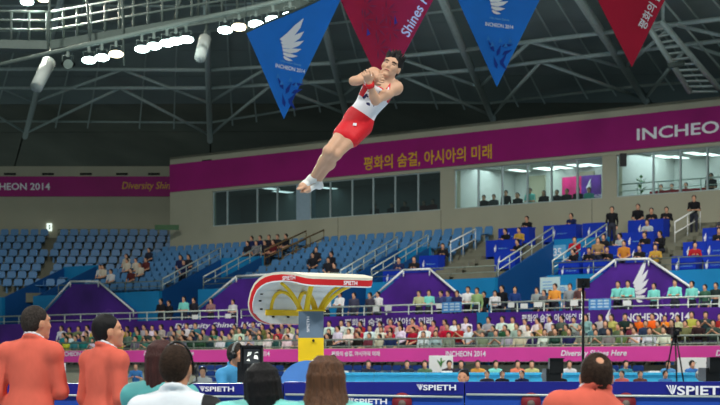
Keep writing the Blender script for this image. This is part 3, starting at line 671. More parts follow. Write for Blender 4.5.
for lab, q, Y, m, kind in (
        ('bright blue pennant with white wing and INCHEON 2014 beside the floodlights', ((246, 32), (346, -12), (284, 119)), 44, M_pb, 'blue'),
        ('crimson pennant behind the gymnast printed Shines Here', ((327, -28), (448, -28), (384, 92)), 46, M_pr, 'red'),
        ('blue pennant with white wing hanging alone beyond the gymnast', ((437, -46), (562, -46), (497, 87)), 45, M_pb, 'blue'),
        ('dark crimson pennant with Korean lettering nearest the stair gantry', ((567, -60), (694, -60), (632, 67)), 46, M_pr, 'korean')):
    t, V, n, Y = pennant(lab, q, Y, m, .012); pn_print(t, V, n, kind)
    if kind == 'red':
        d = (V[1]-V[2]).normalized(); r = d; u = n.cross(d); u = u if u.x < 0 else -u
        lettering('Shines Here', V[2].lerp(V[1], .66) + u*.25 + n*.03, r, r.cross(n)*-1, M_print, t, width=1.75, height=.28)
        for ox, oy in ((360, 8), (374, 28), (357, 22), (386, 12), (376, 48), (391, 30)):
            c = P(ox, oy, Y) ; c = c - n*((c-V[0]).dot(n)) + n*.03
            polys_on([[(0.05*math.cos(a), .05*math.sin(a)), (.2*math.cos(a-.12), .2*math.sin(a-.12)), (.32*math.cos(a), .32*math.sin(a)), (.2*math.cos(a+.12), .2*math.sin(a+.12))] for a in np.linspace(0, 2*math.pi, 9)[:-1]], c, (1, 0, 0), UP, M_rose, t, 'burst_print', .002)
        polys_on([[(0, 0), (.10, .06), (.02, .22)], [(.7, .3), (.78, .34), (.72, .55)], [(.55, -.6), (.65, -.52), (.59, -.3)]], (lambda c: c - n*((c-V[0]).dot(n)) + n*.03)(P(362, 38, Y)), (1, 0, 0), UP, M_navy, t, 'confetti_print', .006)
    if kind == 'korean':
        d = (V[1]-V[2]).normalized(); u = n.cross(d); u = u if u.x < 0 else -u
        lettering('평화의 숨결', V[2].lerp(V[1], .43) + u*.26 + n*.03, d, d.cross(n)*-1, M_print, t, width=1.35, height=.27, bold=.015)
# ---------------------------------------------------------------- stand seats
def seat_mesh():
    prof = [(-.22, .42), (.22, .42), (.23, .70), (.17, .80), (-.17, .80), (-.23, .70)]
    vs = [(x, .16 + (z-.42)*.18, z) for x, z in prof] + [(x, .21 + (z-.42)*.18, z) for x, z in prof]; n = 6
    fs = [tuple(range(n)), tuple(range(2*n-1, n-1, -1))] + [(i, i+n, (i+1) % n+n, (i+1) % n) for i in range(n)]
    b = len(vs); vs += [(-.22, -.22, .40), (.22, -.22, .40), (.22, .17, .37), (-.22, .17, .37), (-.22, -.22, .45), (.22, -.22, .45), (.22, .17, .42), (-.22, .17, .42)]
    fs += [tuple(b+i for i in f) for f in BF]
    b = len(vs); vs += [(-.05, .0, 0), (.05, .0, 0), (.05, .16, 0), (-.05, .16, 0), (-.05, .0, .40), (.05, .0, .40), (.05, .16, .39), (-.05, .16, .39)]; fs += [tuple(b+i for i in f) for f in BF]
    return pydata(vs, fs)
SEAT = seat_mesh(); SEAT.materials.append(M_seat); n_seat = 0
def seat(loc, rz, label, grp):
    o = bpy.data.objects.new('stadium_seat', SEAT); COL.objects.link(o); o.location = loc; o.rotation_euler = (0, 0, rz); tag(o, label, 'seat', grp); return o
desks_front = []      # filled below: (s, t) of desk centres so that seats keep clear
DESK = [(514, 0), (560, 0), (595, 0), (646, 0)]
TAKEN = []            # (s, t) of seats with people, filled as the crowd is placed
def blocked(s, t):
    for a, b in VOM:
        if a-.5 < s < b+.5 and t < VT+.5: return True
    return False
rng = random.Random(3)
DESKS = []
# desk rows: (row index, [px centres], width px)
for row, xs in ((0, [(393, 21), (412, 18), (569, 22), (595, 25), (636, 22), (684, 26), (714, 22)]), (2, [(408, 19), (429, 20), (505, 22), (590, 20), (610, 25), (640, 26), (695, 25), (716, 20)]),
                (4, [(501, 31), (552, 44), (590, 26), (636, 38), (712, 20)]), (6, [(514, 32), (560, 34), (595, 26), (646, 37)])):
    for px, wpx in xs:
        t, z = ROW[row]; s0, s1 = As(px-wpx/2, t+.2), As(px+wpx/2, t+.2)
        if not blocked((s0+s1)/2, t): DESKS.append((row, (s0+s1)/2, t+.2, z, min(2.2, s1-s0-.08)))
def near_desk(s, t): return any(abs(s-d[1]) < d[4]/2+.35 and -.5 < t-d[2] < 1.35 for d in DESKS)
PEOPLE_UP = []        # (s, t, z) candidate places on the upper tier
blk = [('end block', UTL+.3, As(311, 13.5)), ('middle block', As(327, 13.5), As(474, 12.0)), ]
for bname, s0, s1 in blk:
    for k, (t0, z) in enumerate(ROW):
        t = t0 + .55; s = s0; i = 0
        while s < s1:
            if not blocked(s, t) and not near_desk(s, t):
                i += 1
                if not (bname[0] == 'm' and k == 0 and s > As(372, t)):
                    n_seat += 1; seat(A(s, t, z), ANG, 'pale blue seat, %s from far end, %s row up, %s of upper stand' % (nth(i), nth(k+1), bname), 'pale blue stadium seats'); PEOPLE_UP.append((s, t, z, bname, k, i))
            s += .60
for k, (y0, z) in enumerate(BROW):
    x = bx0+.5; i = 0
    while x < P(176, 0, y0).x:
        v = Vector((x-OX, y0+.7-OY)); s = v.x*DX+v.y*DY; t = v.x*NX+v.y*NY
        px = CX + x/(y0+.6)*F
        if not (s > UTL-.4 and t < 14.4) and px > -8 and not 40 < px - k*1.2 < 47 and t > 7.2:
            i += 1; seat((x, y0+.7, z), 0, 'dim blue seat, %s along the %s row up in the far corner block' % (nth(i), nth(k+1)), 'far corner block seats'); n_seat += 1
        x += .58
print('SEATS', n_seat)
# folded seats under the front edge of the lower stand
FS = pydata([(x, y, z) for y in (0, .05) for x, z in ((-.2, 0), (.2, 0), (.21, .15), (.15, .2), (-.15, .2), (-.21, .15))], [(0, 1, 2, 3, 4, 5), (11, 10, 9, 8, 7, 6)] + [(i, i+6, (i+1) % 6+6, (i+1) % 6) for i in range(6)]); FS.materials.append(M_nseat)
for xa, xb, w_ in ((198, 288, 'behind the broadcast camera'), (324, 436, 'behind the vaulting table'), (595, 655, 'beyond the officials')):
    for r, (t, z) in enumerate(((-1.1, .60), (-.75, .84), (-.4, 1.08))):
        s0, s1 = As(xa, t), As(xb, t); rk = thing('folded_seat_row', 'folded navy seat row %s, %s up from the floor' % (w_, nth(r+1)), 'seat row', A(s0, t, 0))
        abox('beam', s0, s1, t+.06, t+.22, z-.06, z+.01, M_rail, rk); abox('support', s0, s1, t+.1, t+.16, 0, z-.06, M_dark, rk)
        k = 0; s = s0+.25
        while s < s1-.2:
            k += 1; o = link('seat_back', FS, None, rk); o.location = A(s, t, z+.01); o.rotation_euler = (0, 0, ANG); s += .5
# ---------------------------------------------------------------- press desks
def desk(i, row, s, t, z, wd):
    o = thing('press_desk', 'blue press desk with white print, %s from far end, %s desk row' % (nth(i), ['lowest', 'second', 'third', 'top'][row//2]), 'desk', A(s, t, z), ANG, 'blue press desks')
    def p(n, me, m, par=o): return link(n, me, m, par, local=True)
    fp = p('front_panel', box_me(-wd/2, wd/2, -.03, 0, .12, .80), M_desk); p('desk_top', box_me(-wd/2, wd/2, -.02, .5, .80, .84), M_desk)
    for q in (-1, 1): p('side_panel', box_me(min(q*wd/2, q*(wd/2-.03)), max(q*wd/2, q*(wd/2-.03)), 0, .45, 0, .80), M_desk)
    wp = wing_polys(.24); vs = []; fs = []
    for pl in wp:
        b = len(vs); vs += [(x-.35, -.036, y+.40) for x, y in pl]; fs.append(tuple(range(b, len(vs))))
    p('wing_emblem', pydata(vs, fs), M_print, fp)
    co, ff = text_me('INCHEON 2014', 0, .015); q = .5/co[:, 0].max(); p('lettering', pydata([(x*q-.12, -.036, y*q+.43) for x, y, _ in co], ff), M_sky, fp)
cnt_ = {}
for row, s, t, z, wd in sorted(DESKS, key=lambda d: (d[0], d[1])):
    cnt_[row] = cnt_.get(row, 0)+1; desk(cnt_[row], row, s, t, z, wd)
# ---------------------------------------------------------------- people of the crowd: shared figures, clothing colour per person
M_skin = mat('skin', (214, 160, 128), .6, var=.06); M_hair = mat('hair_black', (24, 20, 20), .5, var=.2); M_trs = mat('trousers_dark', (44, 46, 60), .8, var=.2); M_shoe = mat('shoes', (40, 40, 42), .6)
M_top = mat_objcol('clothing_top')
TG = ['skin', 'hair', 'top', 'bottom', 'shoe']
FIG = {}
for nm, J, fem, style in (('sit_lap', sit_pose('lap', .02), False, 'short'), ('sit_clap', sit_pose('clap', .03), False, 'short'), ('sit_cross', sit_pose('cross', -.02), False, 'short'), ('sit_woman', sit_pose('lap', .04), True, 'long'),
                          ('sit_desk', sit_pose('desk', .08), False, 'short'), ('stand_front', stand_pose('front'), False, 'short'), ('stand_down', stand_pose('down'), False, 'short'), ('stand_crossed', stand_pose('crossed'), False, 'short'), ('stand_woman', stand_pose('front'), True, 'long')):
    pr = body_prims(J, 1.08, fem, sleeves='short' if nm in ('sit_lap', 'sit_clap', 'stand_front') else 'top', det=False) + hair_prims(J['head'], J['headR'], style, 1.1)
    me = sdf_mesh(pr, .028, tags=TG)
    for m in (M_skin, M_hair, M_top, M_trs, M_shoe): me.materials.append(m)
    FIG[nm] = me
def person(fig, loc, rz, col, label, grp, sc=1.0, cat='person'):
    o = bpy.data.objects.new('person', FIG[fig]); COL.objects.link(o); o.location = loc; o.rotation_euler = (0, 0, rz); o.scale = (sc,)*3
    o.color = (*srgb(col), 1); tag(o, label, cat, grp); return o
FACE = math.radians(138.8 + 14)      # facing the arena floor
PAL = [('white', (214, 216, 212)), ('grey', (118, 122, 118)), ('black', (30, 32, 34)), ('dark green', (46, 74, 60)), ('navy', (38, 46, 72)), ('olive', (92, 96, 72)), ('pale blue', (130, 156, 170)), ('teal', (70, 124, 116)), ('maroon', (100, 42, 50)), ('cream', (186, 180, 150)), ('yellow', (176, 164, 84)), ('red', (160, 44, 46)), ('pale grey', (164, 170, 166))]
WTS = [5, 5, 4, 3, 3, 4, 2, 2, 1, 2, .6, .7, 4]
rr = random.Random(11); npers = 0
for r, (t0, z) in enumerate(LT):
    s = As(52 if r else 56, t0)+rr.random()*.2; i = 0; t = t0+.58
    while s < As(724, t0):
        px = CX + A(s, t, 0).x/A(s, t, 0).y*F
        gap = (r == 0 and 400 < px < 416) or (r == 0 and 690 < px) or (478 < px < 489 and r == 2) or rr.random() < .05
        if not gap:
            i += 1
            cn, c = rr.choices(PAL, WTS)[0]
            if 352 < px < 472 and r > 0: cn, c = rr.choice([('white', (232, 230, 230)), ('white', (232, 230, 230)), ('red and white', (214, 120, 124)), ('red', (176, 30, 44))])
            elif 330 < px < 352: cn, c = rr.choice([('white', (226, 226, 224)), ('grey', (130, 130, 130))])
            elif 632 < px < 668 and r == 2: cn, c = ('orange', (232, 110, 30))
            elif px < 140: cn, c = rr.choice([('green', (40, 120, 90)), ('teal', (50, 140, 130)), ('navy', (34, 50, 100)), ('yellow', (206, 190, 60)), ('white', (220, 220, 220)), ('grey', (110, 114, 114)), ('olive', (104, 108, 74))])
            elif 676 < px < 712 and r == 0: cn, c = ('mint', (130, 214, 204))
            elif 510 < px < 545 and r == 2: cn, c = ('white', (224, 224, 220))
            person(rr.choice(['sit_lap', 'sit_clap', 'sit_cross', 'sit_woman', 'sit_lap']), A(s, t + rr.uniform(-.06, .06), z), FACE + rr.uniform(-.35, .35), [min(255, max(0, v+rr.randint(-14, 14))) for v in c],
                   'spectator in %s top, %s from far end, %s row of lower stand' % (cn, nth(i), ['front', 'second', 'back'][r]), 'spectators seated in the lower stand', rr.uniform(.92, 1.03)); npers += 1
        s += rr.uniform(.52, .60) if px > 240 else rr.uniform(.54, .64)
print('LOWER', npers)
# standing people on the mezzanine
MINT = (126, 216, 204)
for k, (px, hy, col, cn, fig) in enumerate([(161, 303, (26, 28, 34), 'black suit', 'stand_front'), (169, 305, (34, 34, 40), 'black jacket', 'stand_down'), (184, 301, MINT, 'mint shirt', 'stand_front'), (194, 302, (40, 40, 50), 'dark top', 'stand_down'), (211, 303, (150, 110, 110), 'dusty pink top', 'stand_woman'), (233, 304, (206, 206, 206), 'white top', 'stand_front'),
        (316, 298, (150, 190, 110), 'lime shirt', 'stand_down'), (326, 298, (230, 230, 230), 'white shirt', 'stand_front'), (340, 296, (228, 228, 228), 'white shirt', 'stand_crossed'), (354, 297, (70, 70, 90), 'grey top', 'stand_down'),
        (370, 297, (70, 66, 80), 'dark grey top', 'stand_down'), (378, 296, (232, 232, 232), 'white shirt', 'stand_front'), (419, 295, (190, 196, 150), 'pale green shirt', 'stand_front'), (429, 294.5, MINT, 'mint shirt', 'stand_crossed'), (441, 295, (60, 70, 120), 'blue top', 'stand_front'), (448, 295, (70, 110, 160), 'blue shirt', 'stand_down'), (457, 295, (40, 40, 80), 'navy top', 'stand_front'),
        (468, 290, (236, 236, 236), 'white shirt', 'stand_front'), (477, 292, (150, 180, 120), 'green shirt', 'stand_down'), (484, 296, (20, 20, 24), 'black suit', 'stand_down'), (495, 295, (220, 220, 220), 'white top', 'stand_woman'), (502, 288, (22, 24, 30), 'black suit', 'stand_down'), (515, 291, (30, 60, 120), 'dark blue jacket', 'stand_front'),
        (537, 292, (150, 160, 160), 'grey top', 'stand_front'), (544, 295, (90, 90, 96), 'dark grey top', 'stand_down'), (550, 296, (34, 34, 40), 'black top', 'stand_woman'), (555, 288, (226, 150, 60), 'orange shirt', 'stand_front'), (570, 288, (140, 146, 150), 'grey shirt', 'stand_down'), (580, 288, (90, 60, 60), 'brown jacket', 'stand_front'),
        (618, 285.5, MINT, 'mint shirt', 'stand_front'), (628, 285, MINT, 'mint shirt', 'stand_crossed'), (654, 287.5, MINT, 'mint shirt', 'stand_front'), (675, 284, MINT, 'mint shirt', 'stand_crossed'), (692, 285.5, MINT, 'mint shirt', 'stand_front'), (705, 289, (60, 100, 80), 'green top', 'stand_down'), (716, 287, (36, 50, 48), 'dark green jacket', 'stand_front')]):
    t = 4.75 + (k % 2)*.25; ht = Az(px, hy-4.5, t) - 2.7; sc = max(.88, min(1.02, ht/1.76))
    person(fig, A(As(px, t), t, 2.7), FACE + random.uniform(-.2, .3), col, 'person in %s standing behind the mezzanine railing, %s from the far end' % (cn, nth(k+1)), 'people standing on the mezzanine', sc)
# people on the upper tier
ru = random.Random(5); uc = 0
for lo_, hi_, n_, bname, rows in ((172, 215, 3, 'e', (0, 4)), (248, 300, 24, 'e', (0, 7)), (306, 345, 5, 'm', (0, 4))):
    c = [q for q in PEOPLE_UP if q[3][0] == bname and rows[0] <= q[4] < rows[1] and lo_ < CX + A(q[0], q[1], 0).x/A(q[0], q[1], 0).y*F < hi_]
    for q in ru.sample(c, min(n_, len(c))):
        cn, col = ru.choices([('dark', (36, 36, 44)), ('white', (220, 220, 220)), ('maroon', (110, 40, 46)), ('navy', (30, 40, 80)), ('grey', (120, 120, 124))], [5, 1, 1, 3, 1])[0]
        person('sit_lap', A(q[0], q[1]-.10, q[2]-.02), FACE + ru.uniform(-.3, .3), col, 'spectator in %s top on %s seat of %s row, %s of upper stand' % (cn, nth(q[5]), nth(q[4]+1), q[3]), 'spectators in the upper stand', .98); uc += 1
for k, (px, row) in enumerate([(98, 2), (104, 2), (112, 1), (128, 3), (137, 3), (141, 2), (147, 3), (120, 4), (150, 5), (132, 1)]):
    t, z = ROW[row]; s = As(px, t+.5); s = max(s, UTL+.6); pt = A(s, t+.45, z)
    person('sit_lap', pt, FACE, ru.choice([(210, 210, 210), (40, 44, 60), (200, 190, 170), (90, 40, 40)]), 'spectator in the far corner seats of the upper stand, %s from the far end' % nth(k+1), 'spectators in the upper stand', .95); uc += 1
# reporters at the press desks
dk = 0
for row, s, t, z, wd in sorted(DESKS, key=lambda d: (d[0], d[1])):
    dk += 1; n_ = ru.choice([0, 1, 1, 2])
    for j in range(n_):
        cn, col = ru.choices([('black', (28, 28, 32)), ('dark grey', (70, 70, 74)), ('navy', (30, 40, 80)), ('mustard', (190, 150, 60)), ('red', (170, 30, 40)), ('pale', (180, 190, 190))], [6, 2, 2, 1, 1, 1])[0]
        person('sit_desk', A(s + (j - (n_-1)/2)*.75 + ru.uniform(-.1, .1), t+.95, z+.12), FACE + ru.uniform(-.4, .4), col, 'reporter in %s top, %s person at the %s press desk from the lowest row' % (cn, ['first', 'second'][j], nth(dk)), 'reporters at the press desks', .98); uc += 1
for px, py, row, fig, cn, col in ((612, 226, 5, 'stand_down', 'black jacket', (24, 24, 28)), (694, 205, 6, 'stand_front', 'black jacket', (20, 20, 24)), (638, 213, 7, 'sit_lap', 'black top', (24, 24, 28)), (624, 258, 1, 'sit_lap', 'orange top', (200, 130, 50)), (575, 252, 2, 'sit_desk', 'red jacket', (180, 24, 40)), (598, 262, 0, 'stand_woman', 'tan top', (150, 120, 80))):
    t, z = ROW[row]; person(fig, A(As(px, t+.5), t+.5, z), FACE + .2, col, 'person in %s on the upper stand %s' % (cn, {'stand_down': 'walking between the desks', 'stand_front': 'standing by the steps near the wall', 'sit_lap': 'sitting by the aisle' if row > 3 else 'sitting low above the wing panel', 'sit_desk': 'at the desk above the stair opening', 'stand_woman': 'standing above the gable panel'}[fig]), 'people on the upper stand'); uc += 1
print('UPPER', uc)
# aisle steps in the press stand and their railing
ai = struct('floor_aisle_steps'); a_ = As(668, 10.5)
for k in range(16):
    t = 6.4+.45*k; abox('step', a_-.65, a_+.65, t, t+.46, 4.6+.165*k, 4.6+.165*(k+1)+.02, M_conc, ai)
rail('white handrail beside the steps near the standing photographer', [A(As(680, 11), 10.6, rake(10.6)), A(As(680, 11), 12.6, rake(12.6))], 3, M_white, .04, (.95, .5))
a_ = As(478, 10.5)
for k in range(16):
    t = 6.4+.45*k
    if not blocked(a_, t): abox('step', a_-.55, a_+.55, t, t+.46, 4.6+.165*k, 4.6+.165*(k+1)+.02, M_conc, ai)
rail('white handrail at the end of the middle seat block', [A(As(470, 11), 9.6, rake(9.6)), A(As(470, 11), 11.4, rake(11.4))], 3, M_white, .04, (.95, .5))
a_ = As(319, 13.5)
for k in range(16):
    t = 6.4+.45*k
    if not blocked(a_, t): abox('step', a_-.5, a_+.5, t, t+.46, 4.6+.165*k, 4.6+.165*(k+1)+.02, M_conc, ai)
M_brown = mat('rail_brown', (120, 96, 60), .5, var=.1)
for q, w_ in ((-.6, 'far'), (.6, 'near')): rail('brown handrail on the %s side of the steps between the seat blocks' % w_, [A(a_+q, 10.2, rake(10.2)), A(a_+q, 13.2, rake(13.2))], 4, M_brown, .04, (.9, .5))
# ---------------------------------------------------------------- inside the glazed rooms
RZ = GZ0 - 1.0
for k, (px, q, col, fig, cn) in enumerate([(484, 1.0, (30, 30, 34), 'sit_lap', 'black'), (494, 1.0, (60, 64, 66), 'sit_lap', 'grey'), (506, 1.2, (28, 28, 30), 'stand_down', 'black'), (518, 1.2, (40, 40, 44), 'sit_lap', 'dark'), (517, 2.4, (210, 214, 210), 'stand_front', 'white'), (530, 1.1, MINT, 'stand_front', 'mint'), (544, 1.0, (26, 26, 30), 'sit_woman', 'black'), (557, 1.2, (50, 40, 46), 'sit_lap', 'dark'), (567, 1.1, (40, 30, 40), 'sit_lap', 'dark'), (578, 1.0, (30, 30, 30), 'sit_lap', 'black'), (589, 1.2, (90, 170, 160), 'sit_lap', 'teal'),
        (661, 2.2, (70, 70, 76), 'sit_lap', 'grey'), (672, 2.2, (50, 50, 56), 'sit_lap', 'dark'), (686, 2.2, (120, 120, 124), 'sit_lap', 'pale grey'), (711, .9, (26, 30, 36), 'stand_front', 'black'), (375, 1.0, (30, 32, 34), 'sit_lap', 'black'), (392, 1.2, (34, 36, 40), 'sit_lap', 'dark'), (405, 1.0, (30, 30, 34), 'sit_lap', 'black'), (424, 1.2, (120, 30, 36), 'sit_lap', 'maroon'), (433, 1.0, (110, 26, 32), 'sit_lap', 'maroon')]):
    t = WT + q; person(fig, A(As(px, t), t, RZ + (.38 if fig[:3] == 'sit' else .12)), FACE+.1, col, 'person in %s top inside the glazed room, %s along the windows' % (cn, nth(k+1)), 'people behind the upper windows', .98)
for k, (px, py) in enumerate(((494, 173), (519, 170), (544, 176), (548, 168), (562, 174), (577, 165), (591, 172), (633, 160), (663, 156), (695, 153), (648, 166), (678, 163), (710, 159), (269, 188), (283, 195), (327, 195))):
    z = 10.84; Y = (z-CZ)*F/(HY-py); x = (px-CX)/F*Y; v = Vector((x-OX, Y-OY)); s = v.x*DX+v.y*DY; t = v.x*NX+v.y*NY; t = max(WT+.9, min(WT+4.6, t)); s = As(px, t)
    c = thing('ceiling_light', 'lit ceiling panel lamp inside the glazed room, %s along the windows' % nth(k+1), 'lamp', A(s, t, z), group='ceiling lamps in the glazed rooms')
    abox('diffuser', s-.24, s+.24, t-.6, t+.6, z-.04, z, M_lamp, c); abox('lamp_frame', s-.27, s+.27, t-.63, t+.63, z-.02, z+.005, M_white, c)
for s_, e in ((As(500, WT+2.5), 80), (As(560, WT+2.5), 80), (As(655, WT+2.5), 85), (As(705, WT+2.5), 70), (As(250, WT+2), 34), (As(285, WT+2), 34), (As(345, WT+2), 22), (As(405, WT+2), 16)):
    l = bpy.data.lights.new('room_lamp_glow', 'AREA'); l.energy = e; l.size = 2.5; l.color = (.95, 1, .97); o = bpy.data.objects.new('room_lamp_glow', l); COL.objects.link(o); o.location = A(s_, WT+2.6, 10.75)
po = thing('wall_poster', 'pink and violet poster on the back wall of the glazed room', 'poster', on_A(580, 205, WT+3.6))
s0, s1 = As(562, WT+3.6), As(601, WT+3.6); sm = (s0+s1)/2
abox('pink_sheet', s0, sm, WT+3.6, WT+3.64, 8.6, 10.2, mat('print_hot_pink', (214, 36, 120), .6, var=.4, scale=2), po); abox('violet_sheet', sm, s1, WT+3.6, WT+3.64, 8.6, 10.2, mat('print_violet_b', (96, 40, 150), .6, var=.4, scale=2), po)
polys_on(wing_polys(.5), A(sm+.3, WT+3.59, 9.5), D3, UP, M_print, po, 'wing_emblem', .01)
lettering('INCHEON 2014', A(sm+1.0, WT+3.59, 9.2), D3, UP, M_print, po, width=1.3)
M_redc = mat('red_upholstery', (170, 20, 40), .7, var=.1)
for k, px in enumerate((655, 664, 673, 682, 692, 702)):
    t = WT+1.6; s = As(px, t); c = thing('lounge_chair', 'red lounge chair behind the balcony glass, %s from the potted plant' % nth(k+1), 'chair', A(s, t, RZ+.35), group='red chairs in the glazed room')
    abox('backrest', s-.25, s+.25, t-.05, t+.05, RZ+.75, RZ+1.32, M_redc, c); abox('seat', s-.25, s+.25, t+.05, t+.5, RZ+.70, RZ+.82, M_redc, c)
    for q in (-.2, .2): abox('leg', s+q-.02, s+q+.02, t+.0, t+.04, RZ, RZ+.70, M_black, c)
pt = thing('potted_plant', 'leafy green potted plant behind the balcony glass', 'plant', on_A(641, 190, WT+1.0)); s = As(641, WT+1.0); t = WT+1.0
link('pot', lathe_me([(.16, 0), (.22, .35), (.20, .36)], 14, lambda x, y, z: A(s, t, RZ+.75)+Vector((x, y, z))), M_black, pt)
M_leaf = mat('leaf_green', (60, 130, 50), .5, var=.3)
for k in range(16):
    a = k*2.4; h = .45+.05*k; b = A(s, t, RZ+.65+h); d = Vector((math.cos(a), math.sin(a), .5)); n = Vector((-math.sin(a), math.cos(a), 0)); ln = .30
    link('leaf', pydata([b, b+d*ln*.5+n*.08, b+d*ln, b+d*ln*.5-n*.08], [(0, 1, 2, 3)]), M_leaf, pt)
link('stem', tube_me([A(s, t, RZ+.95), A(s, t, RZ+1.85)], .02, 6), M_leaf, pt)
rail('thin steel railing behind the balcony glass', [A(As(617, WT+.4), WT+.45, RZ+.5), A(As(722, WT+.4), WT+.45, RZ+.5)], 6, M_rail, .03, (1.1, .8))
bs = thing('box_loudspeaker', 'small black box loudspeaker hung by the window column', 'speaker', on_A(623, 160, WT-.2)); u = on_A(623, 160, WT-.25)
link('cabinet', box_me(u.x-.14, u.x+.14, u.y-.12, u.y+.12, u.z-.28, u.z+.28), M_black, bs); link('bracket', tube_me([u, u+Vector((.25, .4, .1))], .03, 5), M_steel, bs)
# ---------------------------------------------------------------- papers on the mezzanine railing, posters, wall sheets
for k, (px, py, wd, ht) in enumerate(((511, 305, .30, .2), (524, 306, .34, .2), (538, 304.5, .4, .2), (574, 303, .34, .22), (388, 308, .36, .24), (376, 309, .36, .22), (440, 306, .4, .2), (627, 303, .36, .2), (195, 317, .4, .2), (228, 316, .36, .2))):
    z = Az(px, py, 4.2); s = As(px, 4.2); tag(abox('paper_sheet', s-wd/2, s+wd/2, 4.2, 4.215, z-ht/2, z+ht/2, M_white), 'white paper sheet hung on the mezzanine railing, %s of the papers by size order' % nth(k+1) if False else 'white paper sheet taped on the mezzanine railing %s' % ['under the man in dark blue', 'beside the cyan pier papers', 'under the grey top', 'under the brown jacket', 'near the white shirt by the vault tip', 'nearest the vaulting table tip', 'under the blue top', 'under the second mint shirt', 'beside the black suits over Diversity banner', 'nearest the vaulting table curve'][k], 'paper', 'papers on the mezzanine railing')
bs_ = thing('railing_sign', 'bright blue printed sign on the mezzanine railing by the wing panel', 'sign', on_A(600, 306, 4.2)); s = As(600, 4.2); z = Az(600, 304, 4.2)
abox('plate', s-.5, s+.5, 4.18, 4.2, z-.22, z+.2, mat('sign_azure', (80, 150, 216), .5), bs_); polys_on([[(x, y), (x+.25, y), (x+.22, y+.07), (x+.02, y+.06)] for x in (-.42, -.1, .18) for y in (-.14, -.02, .09)], A(s, 4.175, z), D3, UP, mat('print_ice', (190, 220, 240), .5), bs_, 'pattern_print', .003)
b2 = thing('railing_sign', 'bright blue printed sign on the mezzanine railing by the blue shirts', 'sign', on_A(452, 308, 4.2)); s = As(452, 4.2); z = Az(452, 307, 4.2)
abox('plate', s-.5, s+.5, 4.18, 4.2, z-.22, z+.2, MATS['sign_azure'], b2); polys_on([[(x, y), (x+.25, y), (x+.22, y+.07), (x+.02, y+.06)] for x in (-.42, -.1, .18) for y in (-.14, -.02, .09)], A(s, 4.175, z), D3, UP, mat('print_ice', (190, 220, 240), .5), b2, 'pattern_print', .003)
for px, py, wd, ht, lab in ((550, 285, .95, .62, 'large white notice sheet on the cyan wall behind the orange shirt'), (564, 289, .5, .3, 'small white notice sheet on the cyan wall beside the large one')):
    s = As(px, 5.97); z = Az(px, py, 5.97); n_ = thing('wall_notice', lab, 'notice', A(s, 5.97, z)); abox('sheet', s-wd/2, s+wd/2, 5.95, 5.99, z-ht/2, z+ht/2, mat('notice_paper', (196, 222, 226), .6, var=.04), n_)
    for q in range(3): abox('print_line', s-wd*.35, s+wd*(.1+.1*q), 5.944, 5.95, z+ht*(.2-.2*q)-.015, z+ht*(.2-.2*q)+.015, MATS['sign_azure'], n_)
# ---------------------------------------------------------------- podium and the vaulting table
M_pod = mat('podium_carpet', (168, 182, 196), .6, var=.08)
struct('floor_podium', box_me(-6, 8, 14.3, 26, 0, .95), M_pod)
VY = 19.3; TH = math.radians(55); va = Vector((-math.cos(TH), math.sin(TH), 0)); vb = Vector((math.sin(TH), math.cos(TH), 0))
VR = P(305, 283, VY); VR.z = 0; VTOP = 2.32; VW = .475
PROF = [(0, -.065), (.1, -.04), (.25, -.015), (.45, 0), (.65, .0), (.80, -.015), (.93, -.05), (1.04, -.105), (1.12, -.19), (1.17, -.30), (1.19, -.42), (1.18, -.56)]
cum = [0]
for i in range(1, len(PROF)): cum.append(cum[-1] + math.dist(PROF[i], PROF[i-1]))
VL = cum[-1]
def vprof(v):
    v = max(0, min(VL-1e-6, v)); i = max(k for k in range(len(cum)) if cum[k] <= v); i = min(i, len(PROF)-2); f = (v-cum[i])/(cum[i+1]-cum[i])
    u = PROF[i][0]+(PROF[i+1][0]-PROF[i][0])*f; z = PROF[i][1]+(PROF[i+1][1]-PROF[i][1])*f
    j = min(i, len(PROF)-2); du, dz = PROF[j+1][0]-PROF[j][0], PROF[j+1][1]-PROF[j][1]; l = math.hypot(du, dz); return u, z, dz/l, -du/l    # inward normal (u,z)
def vw(v):
    r1, r0 = .26, .12; w_ = VW
    if v > VL-r1: w_ = VW - r1 + math.sqrt(max(0, r1*r1-(v-VL+r1)**2))
    elif v < r0: w_ = VW - r0 + math.sqrt(max(0, r0*r0-(r0-v)**2))
    return w_
def vpt(v, w_, d): 
    u, z, nu, nz = vprof(v); return VR + va*(u+nu*d) + vb*(w_+VW) + UP*(VTOP+z+nz*d)
vt = thing('vaulting_table', 'red, cream and white gymnastics vaulting table on a yellow and grey pedestal', 'vaulting table', (VR + va*.6 + vb*VW) + UP*.95)
NV, NW = 44, 10; vv = [VL*(.5-.5*math.cos(math.pi*i/NV)) if False else VL*i/NV for i in range(NV+1)]
vv[0] = .001; vv[-1] = VL-.001
def sheet(d, flip):
    vs = []; fs = []
    for v in vv:
        for k in range(NW+1): vs.append(vpt(v, (2*k/NW-1)*vw(v), d))
    for i in range(NV):
        for k in range(NW):
            f = (i*(NW+1)+k, i*(NW+1)+k+1, (i+1)*(NW+1)+k+1, (i+1)*(NW+1)+k); fs.append(f[::-1] if flip else f)
    return pydata(vs, fs, True)
